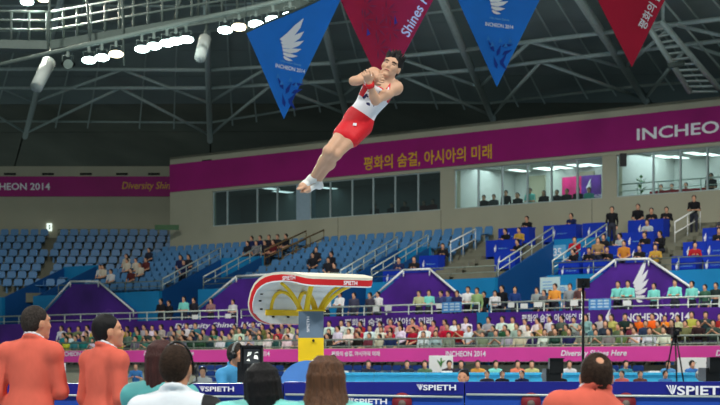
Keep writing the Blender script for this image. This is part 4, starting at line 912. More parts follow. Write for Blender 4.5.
def band(d0, d1, bul=0):
    loop = [(v, -vw(v)) for v in vv] + [(vv[-1], (2*k/NW-1)*vw(vv[-1])) for k in range(1, NW)] + [(v, vw(v)) for v in vv[::-1]] + [(vv[0], (1-2*k/NW)*vw(vv[0])) for k in range(1, NW)]
    vs = []; fs = []; n = len(loop); cen = vpt(VL*.5, 0, .05)
    for d, b in ((d0, 0), ((d0+d1)/2, bul), (d1, 0)):
        for v, w_ in loop:
            p = vpt(v, w_, d); o = (vpt(v, w_*1.0001+1e-6*(1 if w_ > 0 else -1), d)-p); sgn = 1 if w_ > 0 else -1; p = p + vb*sgn*b*(1 if abs(w_) > .2 else 0); vs.append(p)
    for j in range(2):
        for i in range(n): fs.append((j*n+i, j*n+(i+1) % n, (j+1)*n+(i+1) % n, (j+1)*n+i))
    return pydata(vs, fs, True)
M_cream = mat('vault_cover_cream', (232, 226, 204), .6, var=.05); M_vred = mat('vault_red', (214, 26, 30), .5, var=.06); M_vwhite = mat('vault_shell_white', (232, 236, 238), .5, var=.03)
M_yel = mat('vault_yellow', (246, 206, 30), .4, var=.05); M_gry = mat('pedestal_grey', (104, 124, 142), .5, var=.08)
link('top_cover', sheet(0, False), M_cream, vt); link('cover_edge', band(0, .03), M_cream, vt)
rb = link('side_band', band(.028, .095, .006), M_vred, vt); link('shell_rim', band(.093, .110), M_vwhite, vt); sh = link('shell', sheet(.105, True), M_vwhite, vt)
for v, w_ in ((.88*VL, -.36), (.95*VL, -.2), (.95*VL, 0), (.92*VL, .2), (.72*VL, -.4), (.80*VL, -.39)):
    c = vpt(v, w_, .112); u, z, nu, nz = vprof(v); e1 = vb; e2 = (va*nz - UP*nu).normalized(); polys_on([[(-.018, -.01), (.018, -.01), (.018, .01), (-.018, .01)]], c, e1, e2, M_black, sh, 'slot', .0)
lettering('SPIETH', vpt(.30, -VW, .062) - vb*.010, -va, UP, M_print, rb, width=.26, height=.045, bold=.02); lettering('SPIETH', vpt(.001, .12, .062) - va*.010, vb, UP, M_print, rb, width=.18, height=.045, bold=.02)
pc_ = VR + va*.60 + vb*VW
def pbox(nm, z0, z1, hw, m): return link(nm, box_me(-hw, hw, -hw, hw, z0, z1, lambda x, y, z: pc_ + Vector((x, y, z))), m, vt)
pbox('pedestal_lower', .95, 1.60, .140, M_yel); pu = pbox('pedestal_upper', 1.60, 1.895, .136, M_gry)
lettering('SPIETH', pc_ + Vector((-.03, -.137, 1.75)), (0, 0, 1), (-1, 0, 0), M_print, pu, width=.17, height=.03)
link('lock_knob', tube_me([pc_+Vector((.03, -.13, 1.57)), pc_+Vector((.03, -.17, 1.57))], .014, 8), M_black, vt)
link('head_plate', box_me(-.16, .16, -.14, .14, 1.895, 1.915, lambda x, y, z: pc_+Vector((x, y, z))), M_yel, vt)
def vp(u, w_, z): return VR + va*u + vb*(w_+VW) + UP*z
def bez(a, b, c, d, n=12): return [(a*(1-t)**3 + b*3*t*(1-t)**2 + c*3*t*t*(1-t) + d*t**3) for t in np.linspace(0, 1, n)]
for a, b, c, d in ((vp(.66, -.10, 1.90), vp(.78, -.14, 2.16), vp(1.06, -.22, 2.22), vp(1.09, -.22, 1.92)), (vp(.66, .10, 1.90), vp(.78, .12, 2.16), vp(1.06, .14, 2.22), vp(1.09, .14, 1.92)),
                   (vp(.62, -.12, 1.90), vp(.62, -.20, 2.06), vp(.62, -.26, 2.12), vp(.58, -.40, 2.20)), (vp(.62, .12, 1.90), vp(.62, .20, 2.06), vp(.62, .26, 2.12), vp(.58, .40, 2.20)),
                   (vp(.54, -.10, 1.90), vp(.44, -.14, 2.06), vp(.32, -.20, 2.14), vp(.14, -.28, 2.19)), (vp(.54, .10, 1.90), vp(.44, .14, 2.06), vp(.32, .20, 2.14), vp(.14, .28, 2.19))):
    link('support_arm', tube_me(bez(a, b, c, d), .036, 8, .028, flat=.6), M_yel, vt)
link('lip_plate', hexa([vp(1.075, -.30, 1.86), vp(1.075, .20, 1.86), vp(1.10, .20, 1.86), vp(1.10, -.30, 1.86), vp(1.065, -.30, 1.925), vp(1.065, .20, 1.925), vp(1.09, .20, 1.925), vp(1.09, -.30, 1.925)]), M_yel, vt)
link('cross_bar', tube_me([vp(.30, -.40, 2.205), vp(.30, .40, 2.205)], .025, 8), M_yel, vt)
# rounded foot pad in front of the pedestal
fp = thing('pedestal_pad', 'rounded light blue foot pad with white print below the yellow pedestal', 'mat', P(308, 380, 19.3) * 1.0); fp.location.z = .95
ar = [(-.31, 0), (.31, 0), (.31, .10)] + [(.31*math.cos(a), .10+.30*math.sin(a)) for a in np.linspace(.15, math.pi-.15, 14)] + [(-.31, .10)]
cc = P(308, 380, 19.3); pdm = link('pad', prism_me(ar, -.06, .12, lambda x, y, z: Vector((cc.x+x, cc.y+y, .95+z))), mat('pad_blue', (78, 132, 204), .55, var=.08), fp)
polys_on([[(-.07, -.05), (-.02, -.05), (-.02, 0), (-.07, 0)], [(0, -.06), (.07, -.05), (.06, -.01), (.0, -.02)], [(-.03, .02), (.06, .01), (.05, .06), (-.02, .06)], [(.07, .02), (.1, .03), (.09, .08)]], Vector((cc.x+.07, cc.y-.06, 1.24)), (1, 0, 0), UP, M_print, pdm, 'emblem_print', .004)
# ---------------------------------------------------------------- padded barrier of mats in front of the podium
M_navy2 = mat('mat_navy', (22, 30, 132), .45, var=.05); M_mblue = mat('mat_blue', (26, 74, 172), .5, var=.06, scale=3); M_badge = mat('badge_red', (130, 26, 40), .6, var=.1); M_badge2 = mat('badge_grey', (110, 96, 90), .6, var=.2)
def spieth_mark(x0, w_): return [[(x0+w_*(.0+.25*i), w_*.45), (x0+w_*(.13+.25*i), w_*.45), (x0+w_*(.50+.06*i)+.0, -w_*(.40-.08*abs(i-1))), (x0+w_*(.40+.06*i), -w_*(.30-.06*abs(i-1)))] for i in range(4)]
BYY = 14.0
for lab, xa, xb, yt, txt, low_, badges in (
        ('navy and blue padded mat barrier behind the man in the white polo', -40, 283, 383.5, (205, 234, 389), None, ()),
        ('navy and blue padded mat barrier with two brand prints behind the brown haired woman', 284, 464, 382, (423, 456, 387.5), (345, 386, 401.5), (402,)),
        ('navy and blue padded mat barrier behind the balding man in coral', 465, 775, 381.8, (677, 732, 390.5), None, (531, 626))):
    x0, x1 = P(xa, 0, BYY).x, P(xb, 0, BYY).x; zt = P(0, yt, BYY).z; zb = P(0, 394.5, BYY).z
    b = thing('padded_barrier', lab, 'barrier', ((x0+x1)/2, BYY, 0), group='padded mat barriers')
    up_ = link('top_mat', box_me(x0, x1, BYY, BYY+.25, zb, zt), M_navy2, b); link('piping', tube_me([Vector((x0+.01, BYY-.005, zb)), Vector((x1-.01, BYY-.005, zb-.02))], .009, 6), M_rail, b)
    lp = link('lower_mat', box_me(x0, x1, BYY+.01, BYY+.25, 0, zb), M_mblue, b)
    tx0, tx1, ty = txt; c = P((tx0+tx1)/2, ty, BYY-.01); wd = (tx1-tx0)/F*BYY
    lettering('SPIETH', c, (1, 0, 0), UP, M_print, up_, width=wd, height=wd*.17, bold=.025)
    polys_on(spieth_mark(-wd*.38, wd*.22), c + Vector((-wd*.32, 0, 0)), (1, 0, 0), UP, M_print, up_, 'brand_mark', .004)
    if low_:
        tx0, tx1, ty = low_; c = P((tx0+tx1)/2+5, ty, BYY-.01); wd = (tx1-tx0-8)/F*BYY; lettering('SPIETH', c, (1, 0, 0), UP, M_print, lp, width=wd, height=wd*.17, bold=.025); polys_on(spieth_mark(-wd*.38, wd*.24), c + Vector((-wd*.34, 0, 0)), (1, 0, 0), UP, M_print, lp, 'brand_mark', .004)
    for px in badges:
        c = P(px, 402.5, BYY); bd = link('round_badge', tube_me([c+Vector((0, -.004, 0)), c+Vector((0, .012, 0))], .078, 20), M_badge, lp); link('badge_centre', tube_me([c+Vector((0, -.008, -.01)), c+Vector((0, -.002, -.01))], .03, 14), M_badge2, bd)
# ---------------------------------------------------------------- officials' counter across the hall
M_drape = mat('drape_cyan', (66, 192, 238), .7, var=.08); M_ttop = mat('table_white', (214, 226, 232), .5, var=.04)
TY = 58.0
for k in range(8):
    xa = 322+52*k; x0, x1 = P(xa+.1, 0, TY).x, P(xa+51.9, 0, TY).x
    b = thing('officials_table', 'cyan draped officials table, %s from the vaulting table' % nth(k+1), 'table', ((x0+x1)/2, TY, 0), group='officials tables in a row')
    link('table_top', box_me(x0, x1, TY-.05, TY+.7, 1.01, 1.06), M_ttop, b); link('front_drape', box_me(x0, x1, TY, TY+.04, 0, 1.01), M_drape, b); link('modesty_edge', box_me(x0, x1, TY-.06, TY-.045, 0.98, 1.06), M_drape, b)
    for q in (x0+.06, x1-.1): link('leg', box_me(q, q+.04, TY+.6, TY+.64, 0, 1.01), M_black, b)
    if k % 2 == 0:
        pw = tag(link('paper_stack', box_me(x0+.5, x0+.85, TY+.05, TY+.35, 1.06, 1.11), M_white), 'low stack of white papers on officials table, %s from the vault' % nth(k//2+1), 'papers', 'paper stacks on the officials tables')
def lifted(arm, lean, lift):
    J = sit_pose(arm, lean)
    for q in J:
        if q[:2] not in ('an', 'to') and q != 'headR': J[q] = (J[q][0], J[q][1], J[q][2]+lift)
    return J
J = lifted('desk', .06, .16); pr = body_prims(J, 1.08, False, sleeves='short', det=False) + hair_prims(J['head'], J['headR'], 'short', 1.1); me = sdf_mesh(pr, .028, tags=TG)
for m in (M_skin, M_hair, M_top, M_trs, M_shoe): me.materials.append(m)
FIG['sit_high'] = me
for k, (px, cn, col) in enumerate([(368, 'dark', (40, 44, 60)), (407, 'dark', (44, 54, 64)), (425, 'green', (90, 120, 90)), (449, 'dark grey', (60, 50, 60)), (461, 'navy', (40, 50, 70)), (478, 'ochre', (206, 150, 70)), (495, 'mint', MINT), (517, 'coral', (226, 130, 100)), (532, 'pale yellow', (190, 190, 130)), (550, 'black', (30, 30, 34)), (569, 'white', (210, 210, 210)), (608, 'grey', (110, 130, 140)), (625, 'teal', (60, 130, 150)), (668, 'sky blue', (90, 150, 200)), (691, 'blue', (60, 120, 190)), (709, 'dark blue', (50, 60, 110))]):
    c = P(px, 0, TY+1.0); person('sit_high', (c.x, c.y, 0), math.pi + random.uniform(-.3, .3), col, 'official in %s top seated behind the cyan tables, %s from the vault' % (cn, nth(k+1)), 'officials behind the tables', .98)
for k, (px, cn, col) in enumerate([(487, 'dark', (50, 50, 60)), (502, 'black', (30, 30, 36)), (522, 'navy', (34, 40, 70)), (560, 'black', (28, 28, 30)), (622, 'coral', (220, 110, 100)), (640, 'brown', (110, 70, 60)), (665, 'blue', (70, 130, 190))]):
    c = P(px, 0, 53); person('sit_lap', (c.x, c.y, 0), math.pi + random.uniform(-.4, .4), col, 'low seated person in %s top in front of the cyan tables, %s from the vault' % (cn, nth(k+1)), 'people in front of the tables', .86)
for px, py, w_, h_, lab in ((441, 363, .40, .6, 'white printed board standing behind the officials nearest the vault'), (692, 365, .48, .6, 'white printed board with a green plant picture behind the officials')):
    c = P(px, py, TY+2.0); b = thing('poster_board', lab, 'board', (c.x, c.y, 0)); link('sheet', box_me(c.x-w_, c.x+w_, c.y, c.y+.03, c.z-h_/2, c.z+h_/2-.05), M_white, b)
    for q in (-.8, .8): link('post', box_me(c.x+w_*q-.02, c.x+w_*q+.02, c.y+.03, c.y+.07, 0, c.z+h_/2-.1), M_black, b)
    polys_on([[(0, -.15), (.05, 0), (.16, .1), (.02, .05)], [(0, -.15), (-.02, .02), (-.14, .12), (-.06, -.02)], [(-.01, -.1), (.02, -.1), (.03, .17), (-.02, .16)]], Vector((c.x, c.y-.01, c.z)), (1, 0, 0), UP, M_leaf, b, 'plant_print', .003)
# cameras on tripods around the hall
def tripod_camera(lab, px, top_py, Y, legs=.5, cw=.2, base=0.0):
    c = P(px, top_py, Y); t = thing('tripod_camera', lab, 'camera', (c.x, c.y, base)); T = lambda x, y, z: Vector((c.x+x, c.y+y, z)); hz = c.z-.25
    for a in (.5, 2.6, 4.7): link('leg', tube_me([T(math.cos(a)*.06, math.sin(a)*.06, hz), T(math.cos(a)*legs, math.sin(a)*legs, base)], .025, 6), M_black, t)
    link('head', tube_me([T(0, 0, hz-.05), T(0, 0, hz+.08)], .07, 10), M_black, t)
    bd = link('body', box_me(c.x-cw/2, c.x+cw/2, c.y-.25, c.y+.2, hz+.08, hz+.33), M_black, t); link('lens', tube_me([T(0, -.25, hz+.2), T(0, -.45, hz+.2)], .07, 12), M_black, t); link('viewfinder', box_me(c.x+cw/2, c.x+cw/2+.1, c.y-.1, c.y+.15, hz+.2, hz+.32), M_black, t)
tripod_camera('black camera on a tall tripod standing before the pink banner', 675, 330, 56)
mp = thing('camera_mast', 'tall thin black mast with a remote camera rising before the balding man', 'camera mast', P(583, 398, 46)); mp.location.z = 0; c = P(583, 288, 46)
link('mast', tube_me([Vector((c.x, c.y, 0)), c], .036, 8), M_black, mp); link('base', lathe_me([(.4, 0), (.4, .04), (.06, .08)], 14, lambda x, y, z: Vector((c.x+x, c.y+y, z))), M_black, mp)
link('remote_head', box_me(c.x-.16, c.x+.16, c.y-.15, c.y+.15, c.z, c.z+.24), M_black, mp); link('lens', tube_me([c+Vector((0, -.15, .12)), c+Vector((0, -.32, .12))], .06, 10), M_black, mp)
def studio_camera(lab, px, py, Y, sc=1.0, screen=False):
    c = P(px, py, Y); t = thing('studio_camera', lab, 'camera', (c.x, c.y, 0)); B = lambda n, x0, x1, y0, y1, z0, z1, m=M_black, par=t: link(n, box_me(c.x+x0*sc, c.x+x1*sc, c.y+y0*sc, c.y+y1*sc, c.z+z0*sc, c.z+z1*sc), m, par)
    link('pedestal', tube_me([Vector((c.x, c.y, 0)), Vector((c.x, c.y, c.z-.12*sc))], .07*sc, 10), M_black, t); link('base', lathe_me([(.35, 0), (.35, .06), (.1, .12)], 14, lambda x, y, z: Vector((c.x+x, c.y+y, z))), M_black, t)
    B('body', -.14, .10, -.30, .35, -.12, .10); B('pan_head', -.10, .10, -.12, .12, -.2, -.12)
    link('zoom_lens', tube_me([c+Vector((-.02, .35, -.02))*sc, c+Vector((-.02, .75, -.02))*sc], .10*sc, 12), M_black, t); link('pan_handle', tube_me([c+Vector((-.12, -.2, -.15))*sc, c+Vector((-.25, -.5, -.2))*sc], .015*sc, 6), M_black, t)
    v = B('viewfinder', -.09, .13, -.36, -.10, .03, .27); B('hood_top', -.10, .14, -.44, -.34, .255, .275, M_black, v)
    if screen:
        f_ = B('hood_side', -.10, -.085, -.44, -.34, .04, .275, M_black, v); B('hood_side', .125, .14, -.44, -.34, .04, .275, M_black, v)
        B('screen', -.065, .105, -.365, -.358, .08, .235, mat('screen_dark', (60, 64, 66), .2, var=.2, scale=30, emit=.25), v)
        polys_on([[(-.05, .0), (-.01, .02), (.0, .05), (-.04, .05)], [(.02, -.02), (.07, -.03), (.06, .01), (.03, .02)], [(.02, .035), (.07, .04), (.06, .055)], [(-.06, -.04), (-.02, -.05), (-.03, -.02)]], c+Vector((.02, -.366, .155))*sc, (1, 0, 0), UP, mat('screen_bright', (230, 235, 225), .3, var=0, emit=.8), v, 'screen_picture', .003)
    return t
studio_camera('large black broadcast camera with lit viewfinder beside its operator', 252, 371, 19.6, 1.0, True)
studio_camera('black covered camera among the officials before the balding man', 553, 375, 44, 1.5)
studio_camera('black camera at the edge beside the officials tables', 711, 374, 44, 1.5)
# ---------------------------------------------------------------- large figures
M_fskin = mat('skin_warm', (206, 146, 112), .55, var=.05, scale=14); M_pale = mat('skin_light', (226, 178, 146), .5, var=.05, scale=10)
M_coral = mat('jacket_coral', (216, 98, 78), .85, var=.07, scale=7, bump=.45, bscale=6, stretch=(1.4, 1.4, .8)); M_shirt = mat('shirt_white', (232, 234, 240), .7, var=.03)
M_hb = mat('hair_jet', (16, 14, 15), .6, var=.3, scale=30, bump=.3, bscale=60, stretch=(3, 3, .5), spec=.25); M_hg = mat('hair_grey', (52, 46, 42), .75, var=.45, scale=70, bump=.3, bscale=90, spec=.15); M_hbr = mat('hair_brown', (92, 58, 34), .6, var=.35, scale=22, bump=.6, bscale=45, stretch=(4, 4, .4)); M_hred = mat('hair_auburn', (62, 24, 20), .6, var=.3, scale=22, bump=.5, bscale=45, stretch=(4, 4, .4)); M_hdb = mat('hair_dark_brown', (50, 36, 27), .75, var=.35, scale=60, bump=.3, bscale=80, spec=.15)
M_mint = mat('blouse_mint', (128, 214, 206), .7, var=.04, scale=9, bump=.2, bscale=12); M_teal = mat('blouse_teal', (88, 172, 172), .7, var=.05, scale=9, bump=.2, bscale=12); M_polo = mat('polo_white', (226, 232, 238), .7, var=.03, scale=9, bump=.2, bscale=12); M_polob = mat('polo_black', (18, 19, 22), .7, var=.1)
def big_person(label, J, loc, rz, sc, top_m, hair_m, style, headyaw=0, headpitch=0, headroll=0, fem=False, jacket=False, skin=M_fskin, bulk=1.0, short=False, trs=None, hsc=1.0, grp=None, split=None):
    root = thing('person', label, 'person', loc, rz, grp); root.scale = (sc,)*3
    J = dict(J); J['headR'] = rz3(headyaw) @ rx3(headpitch) @ ry3(headroll)
    pr = body_prims(J, hsc, fem, sleeves='short' if short else 'top', bulk=bulk)
    A_ = {k: np.array(v, np.float32) for k, v in J.items()}
    # the body: one continuous figure, a little slimmer where clothes cover it
    hp = []
    for s in 'LR':
        d = A_['wr'+s]-A_['el'+s]; d = d/np.linalg.norm(d); x = np.cross(np.array((1 if s == 'L' else -1, 0, 0), np.float32), d); yv = np.array((1, 0, 0), np.float32)*(1 if s == 'L' else -1); yv = yv - d*(yv @ d); yv = yv/np.linalg.norm(yv); xv = np.cross(yv, d)
        hp += hand_prims(A_['wr'+s], np.stack([xv, yv, d], 1), 1.0, .4)
    bp = [q if q[6] == 'skin' else inflate(q, -.008) for q in pr] + hp
    o = link('body', sdf_mesh(bp, .0125), skin, root, local=True)
    # clothing
    R = frame(A_['neck']-A_['pelvis'], A_['shR']-A_['shL']); sp = A_['neck']-A_['pelvis']; nk = A_['neck']
    tp = [inflate(q, .013 if jacket else .010) for q in pr if q[6] == 'top']
    if jacket:
        tp += [ell(A_['pelvis'] + sp*.02, (.205, .150, .20), R, .06, 'top')]
        for s in 'LR': tp.append(cap(A_['sh'+s] + R @ np.array((0, 0, .012), np.float32), A_['sh'+s] + (A_['sh'+s]-nk)*.10, .058, .054, .04, 'top'))
    else: tp += [ell(A_['pelvis'] + sp*.08, (.178, .130, .13), R, .06, 'top')]
    ring = []
    for k in range(12):
        a = 2*math.pi*k/12; ring.append(nk + R @ np.array((.070*math.cos(a), .012+.078*math.sin(a), .035-.035*math.sin(a)), np.float32))
    cr = [cap(ring[k], ring[(k+1) % 12], .014, .014, .012, 'top') for k in range(12) if not (jacket and k in (2, 3))]
    if jacket:
        sc_ = [cap(q[1] + R @ np.array((0, 0, .022), np.float32), q[2] + R @ np.array((0, 0, .022), np.float32), .010, .010, .01, 'top') for q in cr]
        link('shirt_collar', sdf_mesh(sc_, .008), M_shirt, root, local=True)
    neckhole = [cap(nk - sp*.0, nk + sp*.4, .058, .058, .012)]
    cm = sdf_mesh(tp + [inflate(q, .004) for q in cr], .0125, cuts=neckhole); cl = link('jacket' if jacket else 'shirt', cm, top_m if not split else None, root, local=True)
    if split:
        cm.materials.append(top_m); cm.materials.append(split); n = len(cm.polygons); ce_ = np.empty(n*3, np.float32); cm.polygons.foreach_get('center', ce_); ce_ = ce_.reshape(-1, 3)
        cm.polygons.foreach_set('material_index', ((ce_[:, 0] > .155 + .25*np.maximum(0, .80-ce_[:, 2]+J['neck'][2]-1.03)) ).astype(np.int32)); cm.update()
    bt = [inflate(q, .012) for q in pr if q[6] == 'bottom']; link('trousers', sdf_mesh(bt, .02), trs or M_trs, root, local=True)
    st = [inflate(q, .008) for q in pr if q[6] == 'shoe']
    for i, q in enumerate(st): link('shoe', sdf_mesh([q], .015), M_shoe, root, local=True)
    # hair
    c = J['head']; HR = J['headR']; L = lambda x, y, z: np.array(c, np.float32) + HR @ np.array((x, y, z), np.float32)*hsc
    hpz = hair_prims(c, HR, style, hsc, 'strand')
    cuts = [ell(L(0, .115, -.035), np.array((.085, .095, .115))*hsc, HR, .02)]
    if style in ('short', 'bald'): cuts += [ell(L(s*.085, .02, -.04), np.array((.025, .045, .05))*hsc, HR, .01) for s in (-1, 1)]
    if style == 'bald': cuts += [ell(L(.030, -.098, .140), np.array((.064, .064, .064))*hsc, HR, .014)]
    link('hair', sdf_mesh(hpz, .0095, cuts=cuts), hair_m, root, local=True)
    for s in (-1, 1):
        e = L(s*.033, .082, .005); link('eye', lathe_me([(.001, -.008), (.010, -.003), (.011, .003), (.001, .008)], 10, lambda x, y, z, e=e: Vector(e)+Vector((x, y, z))), M_black, root, local=True)
    return root, J
def bx(px, Y): return (px-CX)/F*Y
Jm = stand_pose('down', .02)
def shrug(J, dz, dn=None):
    J = dict(J)
    for q in ('shL', 'shR'): J[q] = (J[q][0], J[q][1], J[q][2]+dz)
    J['neck'] = (J['neck'][0], J['neck'][1], J['neck'][2] + (dz*.8 if dn is None else dn)); return J
def headshift(J, dx): 
    J = dict(J); J['head'] = (J['head'][0]+dx, J['head'][1], J['head'][2]); J['neck'] = (J['neck'][0]+dx*.5, J['neck'][1], J['neck'][2]); return J
m1, J1 = big_person('grey haired man in a coral jacket standing at the edge, looking toward the hall', headshift(dict(Jm, elR=(.235, .06, 1.12), wrR=(.12, .25, 1.20), elL=(-.25, -.02, 1.12)), .045), (bx(29, 13.3), 13.3, 0), -.30, .985, M_coral, M_hg, 'short', headyaw=-.62, jacket=True, bulk=1.05, hsc=1.04, grp='men in coral jackets')
m2, J2 = big_person('black haired man in a coral jacket standing beside the grey haired man', headshift(stand_pose('down', .02), .03), (bx(102, 13.1), 13.1, 0), -.80, .945, M_coral, M_hb, 'short', headyaw=-.50, headpitch=.08, jacket=True, bulk=1.02, hsc=1.08, grp='men in coral jackets')
m3, J3 = big_person('balding man in a coral jacket seated with his back turned below the pink banner', dict(headshift(shrug(lifted('lap', .03, .045), .075), .05), shR=(.165, -.02, .985)), (bx(594, 9.0), 9.0, 0), .40, 1.0, M_coral, M_hdb, 'bald', headyaw=-.50, headpitch=.12, jacket=True, bulk=1.0, hsc=.99, grp='men in coral jackets')
m4, J4 = big_person('brown haired man in a white polo with one black sleeve, seen from behind', lifted('lap', .03, .09), (bx(174, 9.4), 9.4, 0), -.15, 1.0, M_polo, M_hdb, 'short', headyaw=-.10, bulk=1.05, hsc=.97, split=M_polob, short=False)
m5, J5 = big_person('woman with long auburn hair in a teal blouse behind the polo man', shrug(lifted('lap', .03, .12), .03), (bx(157, 10.3), 10.3, 0), -.5, 1.0, M_teal, M_hred, 'long', headyaw=.1, fem=True, skin=M_pale, hsc=.93)
m6, J6 = big_person('woman with long black hair in a mint blouse, seen from behind', shrug(lifted('lap', .02, -.01), .085), (bx(262, 8.6), 8.6, 0), -.15, 1.0, M_mint, M_hb, 'long', headyaw=-.1, headroll=-.08, fem=True, skin=M_pale, hsc=.90, bulk=1.0)
m7, J7 = big_person('woman with a brown bob in a mint blouse, seen from behind', shrug(lifted('lap', .02, .02), .055), (bx(326, 8.5), 8.5, 0), .05, 1.0, M_mint, M_hbr, 'bob', fem=True, skin=M_pale, hsc=.94, bulk=.96)
# headset of the polo man
hs = thing('headset', 'thin black headset with ear pad worn by the polo man', 'headset', (0, 0, 0)); hs.location = (m4.location.x, m4.location.y, 1.3)
hc = m4.matrix_basis @ Vector(J4['head']); link('headband', tube_me([hc + Vector((.085*math.cos(a), -.01, .008+.127*math.sin(a))) for a in np.linspace(-.3, math.pi+.3, 16)], .006, 6), M_black, hs)
link('ear_pad', tube_me([hc+Vector((.082, 0, -.01)), hc+Vector((.104, 0, -.01))], .032, 12), M_black, hs); link('microphone_boom', tube_me([hc+Vector((.10, .0, -.03)), hc+Vector((.10, .06, -.07)), hc+Vector((.05, .12, -.09))], .005, 6), M_black, hs)
# small device in the grey haired man's hand
hd = m1.matrix_basis @ Vector(J1['wrR']); c = P(62, 371, hd.y+.03); dv = thing('handheld_camera', 'small white and black camera held by the grey haired man', 'camera', c)
link('body', box_me(c.x-.02, c.x+.02, c.y-.03, c.y+.05, c.z-.06, c.z+.06), M_white, dv); link('lens', tube_me([c+Vector((.0, .05, .02)), c+Vector((.0, .09, .02))], .02, 10), M_black, dv); link('grip', box_me(c.x-.022, c.x+.022, c.y-.035, c.y+.0, c.z-.02, c.z+.03), M_black, dv)
# camera operator with headphones
m8, J8 = big_person('camera operator in a sky blue shirt with headphones behind the broadcast camera', lifted('desk', .10, .22), (bx(226, 20.2), 20.4, 0), math.pi+.9, 1.0, mat('shirt_sky', (70, 156, 208), .7, var=.05), M_hg, 'short', headyaw=.2, headpitch=-.1, hsc=1.05)
hc = m8.matrix_basis @ (Vector(J8['head'])); hp_ = thing('headphones', 'black headphones worn by the camera operator', 'headphones', hc)
sd = (m8.matrix_basis.to_3x3() @ Vector(rz3(.2) @ np.array((1, 0, 0), np.float32))).normalized()
link('headband', tube_me([hc + sd*(.105*math.cos(a)) + UP*(.01+.125*math.sin(a)) for a in np.linspace(-.1, math.pi+.1, 16)], .014, 8), mat('headset_grey', (120, 124, 124), .4, var=.05), hp_)
for q in (-1, 1): link('ear_cup', tube_me([hc+sd*q*.078, hc+sd*q*.118], .045, 14), M_black, hp_)
# nearer seated people half hidden by the mats
m9, J9 = big_person('black haired person sitting low just behind the mat barrier brand print', dict(sit_pose('lap', .02)), (bx(464, 27), 27, 0), math.pi-.3, .93, M_polob, M_hb, 'short', hsc=1.08)
person('stand_front', (bx(333, 44), 44, 0), math.pi, (230, 230, 232), 'person in white standing beside the pedestal before the folded seats', 'people on the hall floor', .88)
for k, (px, Y, col, cn) in enumerate(((136, 62, (60, 120, 180), 'blue'), (203, 40, (214, 220, 220), 'white'))): person('sit_high', (bx(px, Y), Y, 0), math.pi, col, 'person in %s top beyond the mat barrier %s' % (cn, ['by the beige wall', 'beside the polo man'][k]), 'people on the hall floor', .92 if k == 0 else .85)
# ---------------------------------------------------------------- the gymnast in mid-air
GY = 17.0
def gp(px, py, dy=0): return np.array(P(px, py, GY+dy), np.float32)
G = dict(pelvis=gp(358, 121), neck=gp(385.5, 79, -.03), shR=gp(373.5, 74.5, -.02), shL=gp(396, 88, -.03), elR=gp(353.5, 81, -.18), wrR=gp(371, 79, -.27), elL=gp(375.5, 101, -.20), wrL=gp(369.5, 83, -.33),
         hipR=gp(352.5, 123), hipL=gp(362, 127), knR=gp(329, 151, -.20), knL=gp(336, 154, -.16), anR=gp(311.5, 180, .03), anL=gp(316.5, 183, .07), toeR=gp(300.5, 188, -.06), toeL=gp(304, 191, -.03), head=gp(391.5, 66.5, -.06))
hu = np.array((.40, .05, .90), np.float32); hu /= np.linalg.norm(hu); hf = np.array((-.34, -.90, -.26), np.float32); hf -= hu*(hf @ hu); hf /= np.linalg.norm(hf); hs_ = np.cross(hf, hu)
G['headR'] = np.stack([hs_, hf, hu], 1)
gym = thing('person', 'gymnast in a white singlet and red shorts flying above the vaulting table', 'person', Vector(G['pelvis']))
R = frame(G['neck']-G['pelvis'], G['shR']-G['shL']); sp = G['neck']-G['pelvis']
E_ = lambda f, x=0, y=0: G['pelvis'] + sp*f + R @ np.array((x, y, 0), np.float32)
def musc():
    p = [ell(E_(.0), (.128, .100, .11), R, .06), ell(E_(.34, 0, .0), (.112, .082, .16), R, .08), ell(E_(.70, 0, .005), (.142, .100, .16), R, .07), cap(G['shL'], G['shR'], .052, .052, .05)]
    for s, x in (('R', 1), ('L', -1)):
        p += [ell(E_(.78, x*.075, .075), (.078, .045, .062), R, .03), cap(G['neck'] - sp*.02, G['sh'+s] + sp*.02, .052, .050, .05)]
        a, b, c = G['sh'+s], G['el'+s], G['wr'+s]
        p += [ell(a + (b-a)*.05, (.060, .060, .060), None, .03), cap(a, b, .046, .038, .03), ell(a + (b-a)*.5, (.047, .047, .047), None, .03), cap(b, c, .040, .027, .02), ell(b + (c-b)*.25, (.041, .041, .041), None, .03)]
        a, b, c, d = G['hip'+s], G['kn'+s], G['an'+s], G['toe'+s]
        p += [cap(a, b, .080, .052, .03), ell(a + (b-a)*.4, (.074, .074, .074), None, .05), ell(b, (.051, .051, .053), None, .02), cap(b, c, .046, .031, .03), ell(b + (c-b)*.3 + np.array((.008, .03, .0), np.float32), (.046, .046, .056), None, .04),
              ell(c + np.array((.028, .02, -.022), np.float32), (.033, .033, .033), None, .02), cap(c, c + (d-c)*.75, .036, .036, .03), ell(c + (d-c)*.8, (.04, .036, .030), None, .02)]
        fw = (d-c)/np.linalg.norm(d-c); sx = np.cross(fw, np.array((0, 0, 1), np.float32)); sx /= np.linalg.norm(sx)
        for i in range(5): tpos = d + sx*(.024*(i-2)/2*1.3); p.append(cap(tpos - fw*.02, tpos + fw*(.03-.005*abs(i-1)), .0125, .010, .005))
    p += [cap(G['neck'] - sp*.06, G['head'] + G['headR'] @ np.array((0, -.02, -.05), np.float32), .060, .054, .03)] + head_prims(G['head'], G['headR'], 1.06)
    for s in 'LR':
        d = G['wr'+s]-G['el'+s]; d = d/np.linalg.norm(d); yv = R @ np.array((0, -1, 0), np.float32); yv = yv - d*(yv @ d); yv = yv/np.linalg.norm(yv); xv = np.cross(yv, d)
        p += hand_prims(G['wr'+s], np.stack([xv, yv, d], 1), 1.0, .75)
    return p
MP = musc()
link('body', sdf_mesh(MP, .0075), mat('skin_gymnast', (206, 162, 132), .5, var=.06, scale=9), gym)
